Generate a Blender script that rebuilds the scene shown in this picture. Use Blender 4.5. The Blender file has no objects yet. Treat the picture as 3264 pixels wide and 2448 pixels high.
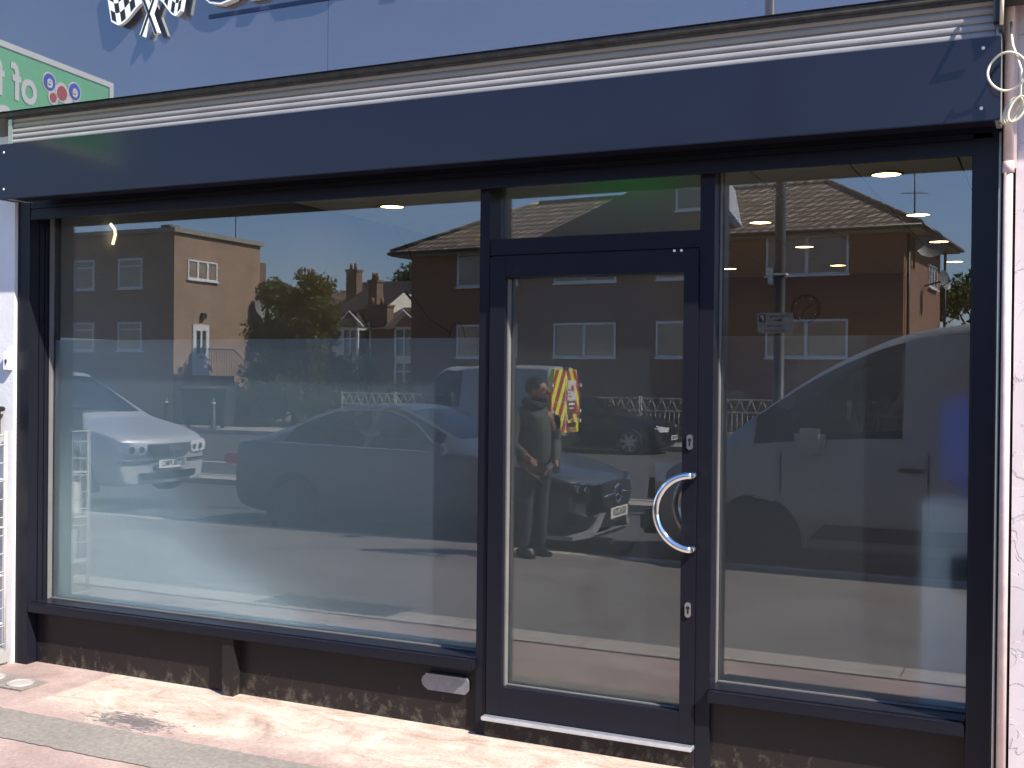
import bpy, bmesh, math, random
from mathutils import Vector, Matrix
import numpy as np
rnd = random.Random(7)
SC = bpy.context.scene
COL = SC.collection

# ------------------------------------------------------------------ camera, sky, sun, exposure
cam = bpy.data.cameras.new('camera'); camo = bpy.data.objects.new('camera', cam); COL.objects.link(camo)
YAW, PITCH, ROLL = 0.4408, -0.0059, 0.0103
fw = Vector((-math.sin(YAW)*math.cos(PITCH), math.cos(YAW)*math.cos(PITCH), math.sin(PITCH)))
r0 = Vector((math.cos(YAW), math.sin(YAW), 0)); u0 = r0.cross(fw)
rr = r0*math.cos(ROLL)+u0*math.sin(ROLL); uu = u0*math.cos(ROLL)-r0*math.sin(ROLL)
mw = Matrix((rr, uu, -fw)).transposed().to_4x4(); mw.translation = Vector((0, -4.4563, 1.6))
camo.matrix_world = mw
cam.sensor_width = 36; cam.lens = 36*3635.4/3264; cam.clip_start = .05; cam.clip_end = 800
SC.camera = camo

SUN = Vector((2.35, -1.0, 2.55)).normalized()
world = bpy.data.worlds.new('World'); SC.world = world; world.use_nodes = True
wn = world.node_tree; wn.nodes.clear()
sky = wn.nodes.new('ShaderNodeTexSky'); sky.sky_type = 'NISHITA'; sky.sun_disc = False
sky.sun_elevation = math.asin(SUN.z); sky.sun_rotation = math.atan2(SUN.x, SUN.y)
sky.air_density = 1.2; sky.dust_density = .15; sky.ozone_density = 4.0
bg = wn.nodes.new('ShaderNodeBackground'); bg.inputs[1].default_value = 0.092
wo = wn.nodes.new('ShaderNodeOutputWorld')
tint = wn.nodes.new('ShaderNodeMix'); tint.data_type = 'RGBA'; tint.blend_type = 'MULTIPLY'; tint.inputs[0].default_value = 1; tint.inputs[7].default_value = (.84, .91, 1.17, 1)
wn.links.new(sky.outputs[0], tint.inputs[6]); wn.links.new(tint.outputs[2], bg.inputs[0]); wn.links.new(bg.outputs[0], wo.inputs[0])
sl = bpy.data.lights.new('sun', 'SUN'); sl.energy = 4.8; sl.angle = math.radians(.53); sl.color = (1, .945, .86)
so = bpy.data.objects.new('sun', sl); COL.objects.link(so); so.rotation_euler = SUN.to_track_quat('Z', 'Y').to_euler()
so.location = (8, -6, 14)
vs = SC.view_settings
vs.view_transform = 'Standard'; vs.look = 'None'; vs.gamma = 1; vs.use_curve_mapping = False
vs.exposure = 1.2
SC.cycles.max_bounces = 14; SC.cycles.transparent_max_bounces = 24; SC.cycles.glossy_bounces = 6
SC.cycles.transmission_bounces = 10; SC.cycles.diffuse_bounces = 4
SC.cycles.use_denoising = True
SC.cycles.sample_clamp_indirect = 6

# ------------------------------------------------------------------ materials
def S(nt, t, **k):
    n = nt.nodes.new(t)
    for a, b in k.items(): setattr(n, a, b)
    return n
def newmat(name):
    m = bpy.data.materials.new(name); m.use_nodes = True
    return m, m.node_tree, m.node_tree.nodes['Principled BSDF']
def c4(c): return (c[0], c[1], c[2], 1)
def ramp(nt, fac, stops):
    r = S(nt, 'ShaderNodeValToRGB'); e = r.color_ramp.elements
    while len(e) < len(stops): e.new(.5)
    for i, (p, c) in enumerate(stops): e[i].position = p; e[i].color = c4(c) if len(c) == 3 else c
    nt.links.new(fac, r.inputs[0]); return r.outputs[0]
def noise(nt, scale, detail=6, rough=.6, vec=None, dist=0):
    n = S(nt, 'ShaderNodeTexNoise'); n.inputs['Scale'].default_value = scale
    n.inputs['Detail'].default_value = detail; n.inputs['Roughness'].default_value = rough
    n.inputs['Distortion'].default_value = dist
    if vec is not None: nt.links.new(vec, n.inputs['Vector'])
    return n.outputs['Fac']
def ocoord(nt, scale=None):
    t = S(nt, 'ShaderNodeTexCoord').outputs['Object']
    if scale:
        m = S(nt, 'ShaderNodeMapping'); m.inputs['Scale'].default_value = scale
        nt.links.new(t, m.inputs[0]); return m.outputs[0]
    return t
def mixc(nt, fac, a, b, mode='MIX'):
    m = S(nt, 'ShaderNodeMix', data_type='RGBA', blend_type=mode)
    for s, v in ((m.inputs[0], fac), (m.inputs[6], a), (m.inputs[7], b)):
        if hasattr(v, 'links'): nt.links.new(v, s)
        else: s.default_value = v if isinstance(v, (int, float)) else c4(v)
    return m.outputs[2]
def bump(nt, b, h, strength=.3, dist=.01):
    n = S(nt, 'ShaderNodeBump'); n.inputs['Strength'].default_value = strength; n.inputs['Distance'].default_value = dist
    nt.links.new(h, n.inputs['Height']); nt.links.new(n.outputs[0], b.inputs['Normal'])
def M(name, col, rough=.5, metal=0, var=.12, nscale=6, bmp=0, coat=0, spec=None, emit=None):
    m, nt, b = newmat(name)
    v = ocoord(nt); f = noise(nt, nscale, vec=v)
    lo = tuple(x*(1-var) for x in col); hi = tuple(min(1, x*(1+var)) for x in col)
    nt.links.new(ramp(nt, f, [(.3, lo), (.7, hi)]), b.inputs['Base Color'])
    b.inputs['Roughness'].default_value = rough; b.inputs['Metallic'].default_value = metal
    if coat: b.inputs['Coat Weight'].default_value = coat; b.inputs['Coat Roughness'].default_value = .03
    if spec is not None: b.inputs['Specular IOR Level'].default_value = spec
    if bmp: bump(nt, b, noise(nt, nscale*12, vec=v), bmp, .004)
    if emit: b.inputs['Emission Color'].default_value = c4(emit[0]); b.inputs['Emission Strength'].default_value = emit[1]
    return m
def brickmat(name, c1, c2, mortar, bw=.225, bh=.075, msize=.012, axis='xz', rough=.85):
    m, nt, b = newmat(name)
    t = S(nt, 'ShaderNodeTexCoord').outputs['Object']; sx = S(nt, 'ShaderNodeSeparateXYZ'); nt.links.new(t, sx.inputs[0])
    add = S(nt, 'ShaderNodeMath', operation='ADD'); nt.links.new(sx.outputs[0], add.inputs[0]); nt.links.new(sx.outputs[1], add.inputs[1])
    cb = S(nt, 'ShaderNodeCombineXYZ'); nt.links.new(add.outputs[0], cb.inputs[0]); nt.links.new(sx.outputs[2], cb.inputs[1])
    br = S(nt, 'ShaderNodeTexBrick'); nt.links.new(cb.outputs[0], br.inputs[0])
    br.inputs['Color1'].default_value = c4(c1); br.inputs['Color2'].default_value = c4(c2); br.inputs['Mortar'].default_value = c4(mortar)
    br.inputs['Scale'].default_value = 1; br.inputs['Brick Width'].default_value = bw; br.inputs['Row Height'].default_value = bh
    br.inputs['Mortar Size'].default_value = msize
    n = ramp(nt, noise(nt, 1.3, vec=t), [(.3, (.8, .8, .8)), (.7, (1.1, 1.1, 1.1))])
    nt.links.new(mixc(nt, 1.0, br.outputs[0], n, 'MULTIPLY'), b.inputs['Base Color'])
    b.inputs['Roughness'].default_value = rough
    inv = S(nt, 'ShaderNodeMath', operation='SUBTRACT'); inv.inputs[0].default_value = 1; nt.links.new(br.outputs[1], inv.inputs[1])
    bump(nt, b, inv.outputs[0], .4, .008)
    return m
def glassmat(name, ior=1.7, tint=(.985, .995, .99), rough=0.0):
    m, nt, b = newmat(name); nt.nodes.remove(b); out = nt.nodes['Material Output']
    lw = S(nt, 'ShaderNodeLayerWeight'); lw.inputs[0].default_value = .5
    p5 = S(nt, 'ShaderNodeMath', operation='POWER'); nt.links.new(lw.outputs['Facing'], p5.inputs[0]); p5.inputs[1].default_value = 5
    fr = S(nt, 'ShaderNodeMapRange'); nt.links.new(p5.outputs[0], fr.inputs[0]); fr.inputs[3].default_value = ((ior-1)/(ior+1))**2; fr.inputs[4].default_value = 1
    tr = S(nt, 'ShaderNodeBsdfTransparent'); tr.inputs[0].default_value = c4(tint)
    gl = S(nt, 'ShaderNodeBsdfGlossy'); gl.inputs['Roughness'].default_value = rough
    mx = S(nt, 'ShaderNodeMixShader'); nt.links.new(fr.outputs[0], mx.inputs[0])
    nt.links.new(tr.outputs[0], mx.inputs[1]); nt.links.new(gl.outputs[0], mx.inputs[2]); nt.links.new(mx.outputs[0], out.inputs[0])
    return m
def glosspaint(name, col, fac, rough, dirt=0, spec=.5):
    m, nt, b = newmat(name); out = nt.nodes['Material Output']
    v = ocoord(nt); f = noise(nt, 3, vec=v)
    base = ramp(nt, f, [(.3, tuple(x*.92 for x in col)), (.7, tuple(x*1.08 for x in col))])
    if dirt:
        st = ocoord(nt, (3.2, 3.2, 1.2)); sm = ramp(nt, noise(nt, 2.4, 8, .75, st, 1.2), [(.68, (0, 0, 0)), (.84, (dirt,)*3)])
        base = mixc(nt, sm, base, (.3, .3, .32))
    nt.links.new(base, b.inputs['Base Color']); b.inputs['Roughness'].default_value = .55; b.inputs['Specular IOR Level'].default_value = spec
    gl = S(nt, 'ShaderNodeBsdfGlossy'); gl.inputs['Roughness'].default_value = rough
    mx = S(nt, 'ShaderNodeMixShader'); mx.inputs[0].default_value = fac
    nt.links.new(b.outputs[0], mx.inputs[1]); nt.links.new(gl.outputs[0], mx.inputs[2]); nt.links.new(mx.outputs[0], out.inputs[0])
    return m

NAVY = (.009, .009, .014)
mat = {}
mat['fascia'] = glosspaint('glossy_blue_fascia', (.058, .058, .072), .22, .012, .05, .2)
mat['cover'] = glosspaint('navy_shutter_cover', (.006, .005, .012), .045, .14, .22, .1)
def frame_paint(name='dark_frame_paint', base=None, k=.34, lo=.66, st=.45):
    m, nt, b = newmat(name); v = ocoord(nt)
    sz = S(nt, 'ShaderNodeSeparateXYZ'); nt.links.new(v, sz.inputs[0])
    n = noise(nt, 22 if st < 1 else 9, 9, .72, ocoord(nt, (1, 1, st)), 0 if st < 1 else 1.0)
    h = S(nt, 'ShaderNodeMapRange'); h.inputs[1].default_value = .0; h.inputs[2].default_value = .24; h.inputs[3].default_value = k; h.inputs[4].default_value = .0
    nt.links.new(sz.outputs[2], h.inputs[0])
    ad = S(nt, 'ShaderNodeMath', operation='ADD'); nt.links.new(n, ad.inputs[0]); nt.links.new(h.outputs[0], ad.inputs[1])
    d = ramp(nt, ad.outputs[0], [(lo, (0, 0, 0)), (lo+.2, (.3, .3, .3)), (lo+.27, (.9, .9, .9))])
    nt.links.new(mixc(nt, d, base or NAVY, (.30, .25, .18)), b.inputs['Base Color'])
    b.inputs['Roughness'].default_value = .34; b.inputs['Specular IOR Level'].default_value = .2
    bump(nt, b, noise(nt, 160, 3, vec=v), .08, .001)
    return m
mat['frame'] = frame_paint('dark_frame_paint', None, .16, .70)
mat['riser'] = frame_paint('scuffed_riser_paint', (.018, .0145, .0135), .24, .69, .8)
mat['seal'] = M('pale_glazing_seal', (.12, .115, .11), .5)
mat['alu'] = M('bare_aluminium_threshold', (.62, .64, .68), .32, .75, nscale=30)
mat['chrome'] = M('polished_steel', (.85, .85, .86), .06, 1, var=.02)
mat['steel'] = M('brushed_steel', (.55, .54, .53), .3, 1, var=.1, nscale=40)
mat['glass'] = glassmat('shop_glass', 2.12)
mat['carglass'] = glassmat('car_glass', 1.6, (.42, .46, .45))
mat['doorglass'] = glassmat('door_glass', 1.6)
mat['black'] = M('black_plastic', (.012, .012, .013), .45)
mat['rubber'] = M('tyre_rubber', (.02, .02, .02), .8)
mat['white'] = M('white_plastic', (.78, .78, .76), .4, var=.04)
mat['red'] = M('red_paint', (.5, .03, .03), .4)
mat['yellow'] = M('hi_vis_yellow', (.75, .78, .05), .35)
mat['green'] = M('green_sign_face', (.16, .58, .27), .35, var=.05)
mat['blue'] = M('blue_plastic', (.02, .06, .55), .3)
mat['pinkpipe'] = M('pink_painted_pipe', (.6, .46, .43), .35, nscale=20)
mat['rope'] = M('cream_cable', (.68, .6, .44), .6)
mat['galv'] = M('galvanised_steel', (.32, .33, .32), .45, .6, nscale=14)
mat['text'] = M('black_lettering', (.01, .01, .01), .5)

def film_mat(name, fa, fc, ft, rough):
    m, nt, b = newmat(name); nt.nodes.remove(b); out = nt.nodes['Material Output']
    t = S(nt, 'ShaderNodeBsdfTransparent'); t.inputs[0].default_value = (.97, .99, .99, 1)
    r = S(nt, 'ShaderNodeBsdfRefraction'); r.inputs['IOR'].default_value = 1.25; r.inputs['Roughness'].default_value = rough
    r.inputs[0].default_value = (.9, .95, .93, 1)
    d = S(nt, 'ShaderNodeBsdfDiffuse'); d.inputs[0].default_value = (.34, .46, .58, 1)
    a = S(nt, 'ShaderNodeMixShader'); a.inputs[0].default_value = fa
    c = S(nt, 'ShaderNodeMixShader'); c.inputs[0].default_value = fc
    nt.links.new(t.outputs[0], a.inputs[1]); nt.links.new(r.outputs[0], a.inputs[2])
    tl = S(nt, 'ShaderNodeBsdfTranslucent'); tl.inputs[0].default_value = (.72, .88, .98, 1); dd = S(nt, 'ShaderNodeMixShader'); dd.inputs[0].default_value = ft
    nt.links.new(d.outputs[0], dd.inputs[1]); nt.links.new(tl.outputs[0], dd.inputs[2])
    nt.links.new(a.outputs[0], c.inputs[1]); nt.links.new(dd.outputs[0], c.inputs[2]); nt.links.new(c.outputs[0], out.inputs[0])
    return m
mat['film'] = film_mat('light_frosted_film', .52, .10, .6, .62)
mat['film_veil'] = film_mat('light_veil_film', .52, .165, .35, .62)  # left pane: extra diffuse stands in for the milky veil of light
mat['film2'] = film_mat('heavy_frosted_film', .80, .16, .75, .55)

# ------------------------------------------------------------------ mesh helpers
class MB:
    def __init__(s): s.v = []; s.f = []; s.mi = []; s.sm = []
    def face(s, pts, mi=0, sm=False):
        n = len(s.v); s.v += [tuple(p) for p in pts]; s.f.append(tuple(range(n, n+len(pts)))); s.mi.append(mi); s.sm.append(sm); return s
    def box(s, x0, x1, y0, y1, z0, z1, mi=0, bev=0):
        if x0 > x1: x0, x1 = x1, x0
        if y0 > y1: y0, y1 = y1, y0
        if z0 > z1: z0, z1 = z1, z0
        if bev:
            bm = bmesh.new(); bmesh.ops.create_cube(bm, size=1, matrix=Matrix.Translation(((x0+x1)/2, (y0+y1)/2, (z0+z1)/2)) @ Matrix.Diagonal((x1-x0, y1-y0, z1-z0, 1)))
            bmesh.ops.bevel(bm, geom=bm.edges[:], offset=bev, segments=2, affect='EDGES')
            return s.bm(bm, mi)
        n = len(s.v)
        s.v += [(x0,y0,z0),(x1,y0,z0),(x1,y1,z0),(x0,y1,z0),(x0,y0,z1),(x1,y0,z1),(x1,y1,z1),(x0,y1,z1)]
        for q in ((0,3,2,1),(4,5,6,7),(0,1,5,4),(1,2,6,5),(2,3,7,6),(3,0,4,7)):
            s.f.append(tuple(n+i for i in q)); s.mi.append(mi); s.sm.append(False)
        return s
    def bm(s, bm, mi=0, sm=False):
        n = len(s.v); bm.verts.ensure_lookup_table()
        for i, v in enumerate(bm.verts): v.index = i; s.v.append(tuple(v.co))
        for f in bm.faces: s.f.append(tuple(n+v.index for v in f.verts)); s.mi.append(mi); s.sm.append(sm)
        bm.free(); return s
    def tube(s, pts, r, seg=10, mi=0, closed=False, caps=True):
        pts = [Vector(p) for p in pts]; N = len(pts); rs = r if isinstance(r, (list, tuple)) else [r]*N
        base = len(s.v); up = None
        for i in range(N):
            a = pts[(i-1) % N] if (closed or i > 0) else pts[i]; b = pts[(i+1) % N] if (closed or i < N-1) else pts[i]
            d = (b-a).normalized()
            if up is None: up = d.orthogonal().normalized()
            up = (up-d*up.dot(d)).normalized(); w = d.cross(up)
            for k in range(seg):
                an = 2*math.pi*k/seg; s.v.append(tuple(pts[i]+(up*math.cos(an)+w*math.sin(an))*rs[i]))
        for i in range(N if closed else N-1):
            j = (i+1) % N
            for k in range(seg):
                k2 = (k+1) % seg
                s.f.append((base+i*seg+k, base+i*seg+k2, base+j*seg+k2, base+j*seg+k)); s.mi.append(mi); s.sm.append(True)
        if caps and not closed:
            s.f.append(tuple(base+k for k in range(seg))[::-1]); s.mi.append(mi); s.sm.append(False)
            s.f.append(tuple(base+(N-1)*seg+k for k in range(seg))); s.mi.append(mi); s.sm.append(False)
        return s
    def cyl(s, a, b, r, seg=16, mi=0): return s.tube([a, b], r, seg, mi)
    def disc(s, c, nrm, r, seg=24, mi=0, ry=None):
        c = Vector(c); n = Vector(nrm).normalized()
        up = Vector((0, 0, 1)) if abs(n.z) < .9 else Vector((0, 1, 0)); a = up.cross(n).normalized(); up = n.cross(a); ry = ry or r
        return s.face([c+a*r*math.cos(2*math.pi*k/seg)+up*ry*math.sin(2*math.pi*k/seg) for k in range(seg)], mi)
    def prism(s, poly, axis, a, b, mi=0):
        """poly: 2D outline; axis 'x','y','z' extruded from a to b"""
        def P(p, t):
            return {'x': (t, p[0], p[1]), 'y': (p[0], t, p[1]), 'z': (p[0], p[1], t)}[axis]
        s.face([P(p, a) for p in poly], mi); s.face([P(p, b) for p in reversed(poly)], mi)
        for i in range(len(poly)):
            p, q = poly[i], poly[(i+1) % len(poly)]
            s.face([P(p, a), P(p, b), P(q, b), P(q, a)], mi)
        return s
    def wrap(s, k, w):
        s.v = [(x-k*min(1.3, (y/w)**2), y, z) for x, y, z in s.v]; return s
    def build(s, name, mats, parent=None, fix=True):
        me = bpy.data.meshes.new(name); me.from_pydata(s.v, [], s.f)
        for m in (mats if isinstance(mats, (list, tuple)) else [mats]): me.materials.append(mat[m] if isinstance(m, str) else m)
        me.polygons.foreach_set('material_index', s.mi); me.polygons.foreach_set('use_smooth', s.sm)
        if fix:
            bm = bmesh.new(); bm.from_mesh(me); bmesh.ops.remove_doubles(bm, verts=bm.verts, dist=1e-6)
            bmesh.ops.recalc_face_normals(bm, faces=bm.faces); bm.to_mesh(me); bm.free()
        me.update(); o = bpy.data.objects.new(name, me); COL.objects.link(o)
        if parent is not None: o.parent = parent
        return o
def tag(o, label=None, cat=None, group=None, kind=None):
    if label: o['label'] = label
    if cat: o['category'] = cat
    if group: o['group'] = group
    if kind: o['kind'] = kind
    return o
def thing(name, label, cat, loc=(0, 0, 0), rz=0, group=None):
    o = bpy.data.objects.new(name, None); COL.objects.link(o); o.location = loc; o.rotation_euler = (0, 0, rz); o.empty_display_size = .2
    return tag(o, label, cat, group)
def dup(root, loc=None, rz=None, label=None):
    def cp(o, par):
        c = o.copy(); COL.objects.link(c); c.parent = par
        for ch in o.children: cp(ch, c)
        return c
    r = root.copy(); COL.objects.link(r)
    for ch in list(root.children): cp(ch, r)
    if loc is not None: r.location = loc
    if rz is not None: r.rotation_euler = (0, 0, rz)
    if label: r['label'] = label
    return r
def text(body, size, m, name, parent, loc, rot, extrude=.001, sx=1, shear=0, bevel=0, offset=0, align='CENTER'):
    cu = bpy.data.curves.new(name, 'FONT'); cu.body = body; cu.size = size; cu.extrude = extrude; cu.align_x = align; cu.align_y = 'CENTER'
    cu.shear = shear; cu.bevel_depth = bevel; cu.offset = offset; cu.resolution_u = 4
    t = bpy.data.objects.new('tmp', cu); COL.objects.link(t)
    dg = bpy.context.evaluated_depsgraph_get(); me = bpy.data.meshes.new_from_object(t.evaluated_get(dg)); bpy.data.objects.remove(t)
    me.materials.clear(); me.materials.append(mat[m] if isinstance(m, str) else m)
    o = bpy.data.objects.new(name, me); COL.objects.link(o); o.parent = parent; o.location = loc; o.rotation_euler = rot; o.scale = (sx, 1, 1)
    return o
R = math.radians
FRONT = (R(90), 0, 0)                      # text read from -Y
def xr(a): return (R(90), 0, R(a))

# ------------------------------------------------------------------ setting: ground, road, pavements
def gz(y): return .02+.024*y
def pavement_mat():
    m, nt, b = newmat('worn_pavement'); v = ocoord(nt)
    sp = S(nt, 'ShaderNodeSeparateXYZ'); nt.links.new(v, sp.inputs[0])
    n1 = noise(nt, 1.6, 9, .68, v, .6); n2 = noise(nt, 60, 5, .75, v); n3 = noise(nt, 4, 9, .74, ocoord(nt, (.85, 1.5, 1)), .9)
    pink = ramp(nt, n1, [(.3, (.22, .155, .135)), (.52, (.32, .23, .20)), (.72, (.42, .32, .27))])
    cream = ramp(nt, n3, [(.32, (.27, .19, .15)), (.44, (.38, .285, .225)), (.55, (.46, .37, .30)), (.68, (.54, .455, .375))])
    # cream cement smeared along the shop, wide in the middle, its left end cut square
    wob = S(nt, 'ShaderNodeMath', operation='MULTIPLY_ADD'); nt.links.new(n1, wob.inputs[0]); wob.inputs[1].default_value = .95; wob.inputs[2].default_value = -.98
    yy = S(nt, 'ShaderNodeMath', operation='SUBTRACT'); nt.links.new(sp.outputs[1], yy.inputs[0]); nt.links.new(wob.outputs[0], yy.inputs[1])
    edge = S(nt, 'ShaderNodeMapRange'); edge.inputs[1].default_value = -.06; edge.inputs[2].default_value = .08; nt.links.new(yy.outputs[0], edge.inputs[0])
    lx = S(nt, 'ShaderNodeMapRange'); lx.inputs[1].default_value = -4.44; lx.inputs[2].default_value = -4.41; nt.links.new(sp.outputs[0], lx.inputs[0])
    mu = S(nt, 'ShaderNodeMath', operation='MULTIPLY'); nt.links.new(edge.outputs[0], mu.inputs[0]); nt.links.new(lx.outputs[0], mu.inputs[1])
    c = mixc(nt, mu.outputs[0], pink, cream)
    # dark spalled patch where the screed has broken away
    def ell(cx, cy, rx, ry):
        sb = S(nt, 'ShaderNodeVectorMath', operation='SUBTRACT'); nt.links.new(v, sb.inputs[0]); sb.inputs[1].default_value = (cx, cy, 0)
        ml = S(nt, 'ShaderNodeVectorMath', operation='MULTIPLY'); nt.links.new(sb.outputs[0], ml.inputs[0]); ml.inputs[1].default_value = (1/rx, 1/ry, 0)
        ln = S(nt, 'ShaderNodeVectorMath', operation='LENGTH'); nt.links.new(ml.outputs[0], ln.inputs[0])
        return ln.outputs['Value']
    e = ell(-3.78, -.48, .42, .17); ns = noise(nt, 13, 9, .8, ocoord(nt, (.8, 2.4, 1)), 1.5)
    sb = S(nt, 'ShaderNodeMath', operation='MULTIPLY_ADD'); nt.links.new(e, sb.inputs[0]); sb.inputs[1].default_value = -.24; nt.links.new(ns, sb.inputs[2])
    pm = ramp(nt, sb.outputs[0], [(.37, (0, 0, 0)), (.41, (.85, .85, .85))])
    c = mixc(nt, pm, c, (.075, .07, .075))
    # scattered stains and chewing gum
    vr = S(nt, 'ShaderNodeTexVoronoi'); vr.inputs['Scale'].default_value = 3.3; nt.links.new(v, vr.inputs['Vector'])
    gum = ramp(nt, vr.outputs['Distance'], [(.035, (.55, .55, .55)), (.06, (0, 0, 0))])
    c = mixc(nt, gum, c, (.17, .13, .11))
    sp2 = ramp(nt, n2, [(.35, (.82, .82, .82)), (.65, (1.12, 1.12, 1.12))]); c = mixc(nt, 1.0, c, sp2, 'MULTIPLY')
    nt.links.new(c, b.inputs['Base Color']); b.inputs['Roughness'].default_value = .85
    h = S(nt, 'ShaderNodeMath', operation='ADD'); nt.links.new(n2, h.inputs[0]); nt.links.new(n3, h.inputs[1]); bump(nt, b, h.outputs[0], .5, .006)
    return m
def asphalt(name, lo, hi, sc=45):
    m, nt, b = newmat(name); v = ocoord(nt)
    n1 = noise(nt, .7, 8, .65, v, .4); n2 = noise(nt, sc, 6, .8, v)
    c = ramp(nt, n1, [(.3, lo), (.7, hi)]); c = mixc(nt, 1.0, c, ramp(nt, n2, [(.3, (.65, .65, .65)), (.6, (1.1, 1.1, 1.1)), (.78, (1.9, 1.85, 1.75))]), 'MULTIPLY')
    nt.links.new(c, b.inputs['Base Color']); b.inputs['Roughness'].default_value = .9; bump(nt, b, n2, .6, .006)
    return m
mat['pave'] = pavement_mat()
mat['band'] = asphalt('old_asphalt_band', (.17, .15, .13), (.24, .21, .18))
mat['foot'] = asphalt('footway_asphalt', (.13, .115, .105), (.2, .175, .155))
mat['road'] = asphalt('road_asphalt', (.05, .05, .052), (.085, .083, .082))
mat['kerbm'] = M('kerb_stone', (.36, .31, .26), .85, var=.18, nscale=9, bmp=.3)
mat['mark'] = M('road_paint', (.62, .62, .58), .7, var=.12, nscale=14)
mat['earth'] = M('garden_ground', (.12, .11, .07), .95, var=.4, nscale=1.5)
mat['farpave'] = asphalt('far_pavement', (.25, .235, .21), (.36, .33, .29))

def sheet(name, x0, x1, y0, y1, z0, z1, m, label=None):
    """z0 at y0, z1 at y1"""
    b = MB(); N = 40
    for i in range(N):
        a = x0+(x1-x0)*i/N; c = x0+(x1-x0)*(i+1)/N
        b.face([(a, y0, z0), (c, y0, z0), (c, y1, z1), (a, y1, z1)])
    o = b.build(name, m); o['kind'] = 'structure'
    for p in o.data.polygons:
        pass
    me = o.data
    if me.polygons[0].normal.z < 0: me.flip_normals()
    return o
g = sheet('ground', -300, 300, -400, 300, -.62, -.62, 'earth')
sheet('pavement', -70, 60, -5.6, .3, gz(-5.6), gz(.3), 'pave')
# far part of the footway is asphalt: a sheet laid 4 mm higher
sheet('footway', -70, 60, -5.6, -2.02, gz(-5.6)+.004, gz(-2.02)+.004, 'foot')
b = MB(); random.seed(3)
def ragged(x0, x1, ya, yb, dz, n, j):
    xs = [x0+(x1-x0)*i/n for i in range(n+1)]
    A = [ya+random.uniform(-j, j) for _ in xs]; B = [yb+random.uniform(-j, j) for _ in xs]
    for i in range(n):
        b.face([(xs[i], A[i], gz(A[i])+dz), (xs[i+1], A[i+1], gz(A[i+1])+dz), (xs[i+1], B[i+1], gz(B[i+1])+dz), (xs[i], B[i], gz(B[i])+dz)])
ragged(-4.95, 8, -.9, -.6, .004, 420, .006); o = b.build('trench_patch', 'band'); o['kind'] = 'structure'
b = MB(); ragged(-5.1, -4.0, -2.16, -1.78, .012, 40, .03); o = b.build('asphalt_patch', 'road'); o['kind'] = 'structure'
b = MB(); x = -30
while x < 12:
    L = .915; b.face([(x, -2.02, gz(-2.02)+.008), (x+L-.008, -2.02, gz(-2.02)+.008), (x+L-.008, -1.72, gz(-1.72)+.008), (x, -1.72, gz(-1.72)+.008)]); x += L
o = b.build('edging_strip', 'kerbm'); o['kind'] = 'structure'
b = MB(); x = -60
while x < 40:
    b.box(x, x+.905, -5.75, -5.6, -.4, gz(-5.6)+.002); x += .915
o = b.build('kerb', 'kerbm'); o['kind'] = 'structure'
sheet('parking_lane', -90, 60, -10.2, -5.75, -.22, -.22, 'road')
b = MB(); b.box(-90, 60, -10.35, -10.2, -.5, -.13); b.box(-90, 60, -10.95, -10.8, -.5, -.13)
b.face([(-90, -10.8, -.14), (60, -10.8, -.14), (60, -10.35, -.14), (-90, -10.35, -.14)])
o = b.build('traffic_island', 'kerbm'); o['kind'] = 'structure'
sheet('road', -120, 80, -24.7, -10.95, -.34, -.26, 'road')
b = MB()
for (x0, y0, L) in [(-34, -14.6, 2), (-28, -14.6, 2), (-22, -14.6, 2), (-17.5, -14.6, 2), (-12.5, -14.6, 2), (-8.2, -14.6, 1.4), (-3, -14.6, 2), (-23.5, -19.4, 1.2), (-11.6, -19.4, .9), (-17, -19.4, 1.0), (-5, -19.4, .9)]:
    b.face([(x0, y0, -.27), (x0+L, y0, -.27), (x0+L, y0+.12, -.27), (x0, y0+.12, -.27)])
o = b.build('road_markings', 'mark'); o['kind'] = 'structure'
b = MB(); b.box(-120, 80, -24.85, -24.7, -.6, -.20); o = b.build('far_kerb', 'kerbm'); o['kind'] = 'structure'
sheet('far_pavement', -120, 80, -27.0, -24.85, -.205, -.205, 'farpave')
sheet('front_gardens', -120, 80, -120, -27.0, -.21, -.21, 'earth')

# ------------------------------------------------------------------ the shop building
G = .15                                    # plane of the glass
wallpaint = M('white_wall_paint', (.62, .6, .6), .8, var=.06, nscale=3, bmp=.35)
def peel_mat():
    m, nt, b = newmat('peeling_white_render'); v = ocoord(nt)
    vr = S(nt, 'ShaderNodeTexNoise'); vr.inputs['Scale'].default_value = 5; vr.inputs['Detail'].default_value = 9; vr.inputs['Distortion'].default_value = 1.6; nt.links.new(v, vr.inputs['Vector'])
    crack = ramp(nt, vr.outputs[0], [(.49, (0, 0, 0)), (.5, (.45, .45, .45)), (.51, (0, 0, 0))])
    c = mixc(nt, crack, ramp(nt, noise(nt, 2, vec=v), [(.3, (.5, .43, .43)), (.7, (.62, .55, .55))]), (.25, .22, .22))
    nt.links.new(c, b.inputs['Base Color']); b.inputs['Roughness'].default_value = .9
    h = ramp(nt, vr.outputs[0], [(.49, (0, 0, 0)), (.51, (1, 1, 1))]); bump(nt, b, h, .4, .004)
    return m
mat['wallpaint'] = wallpaint; mat['peel'] = peel_mat()
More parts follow.
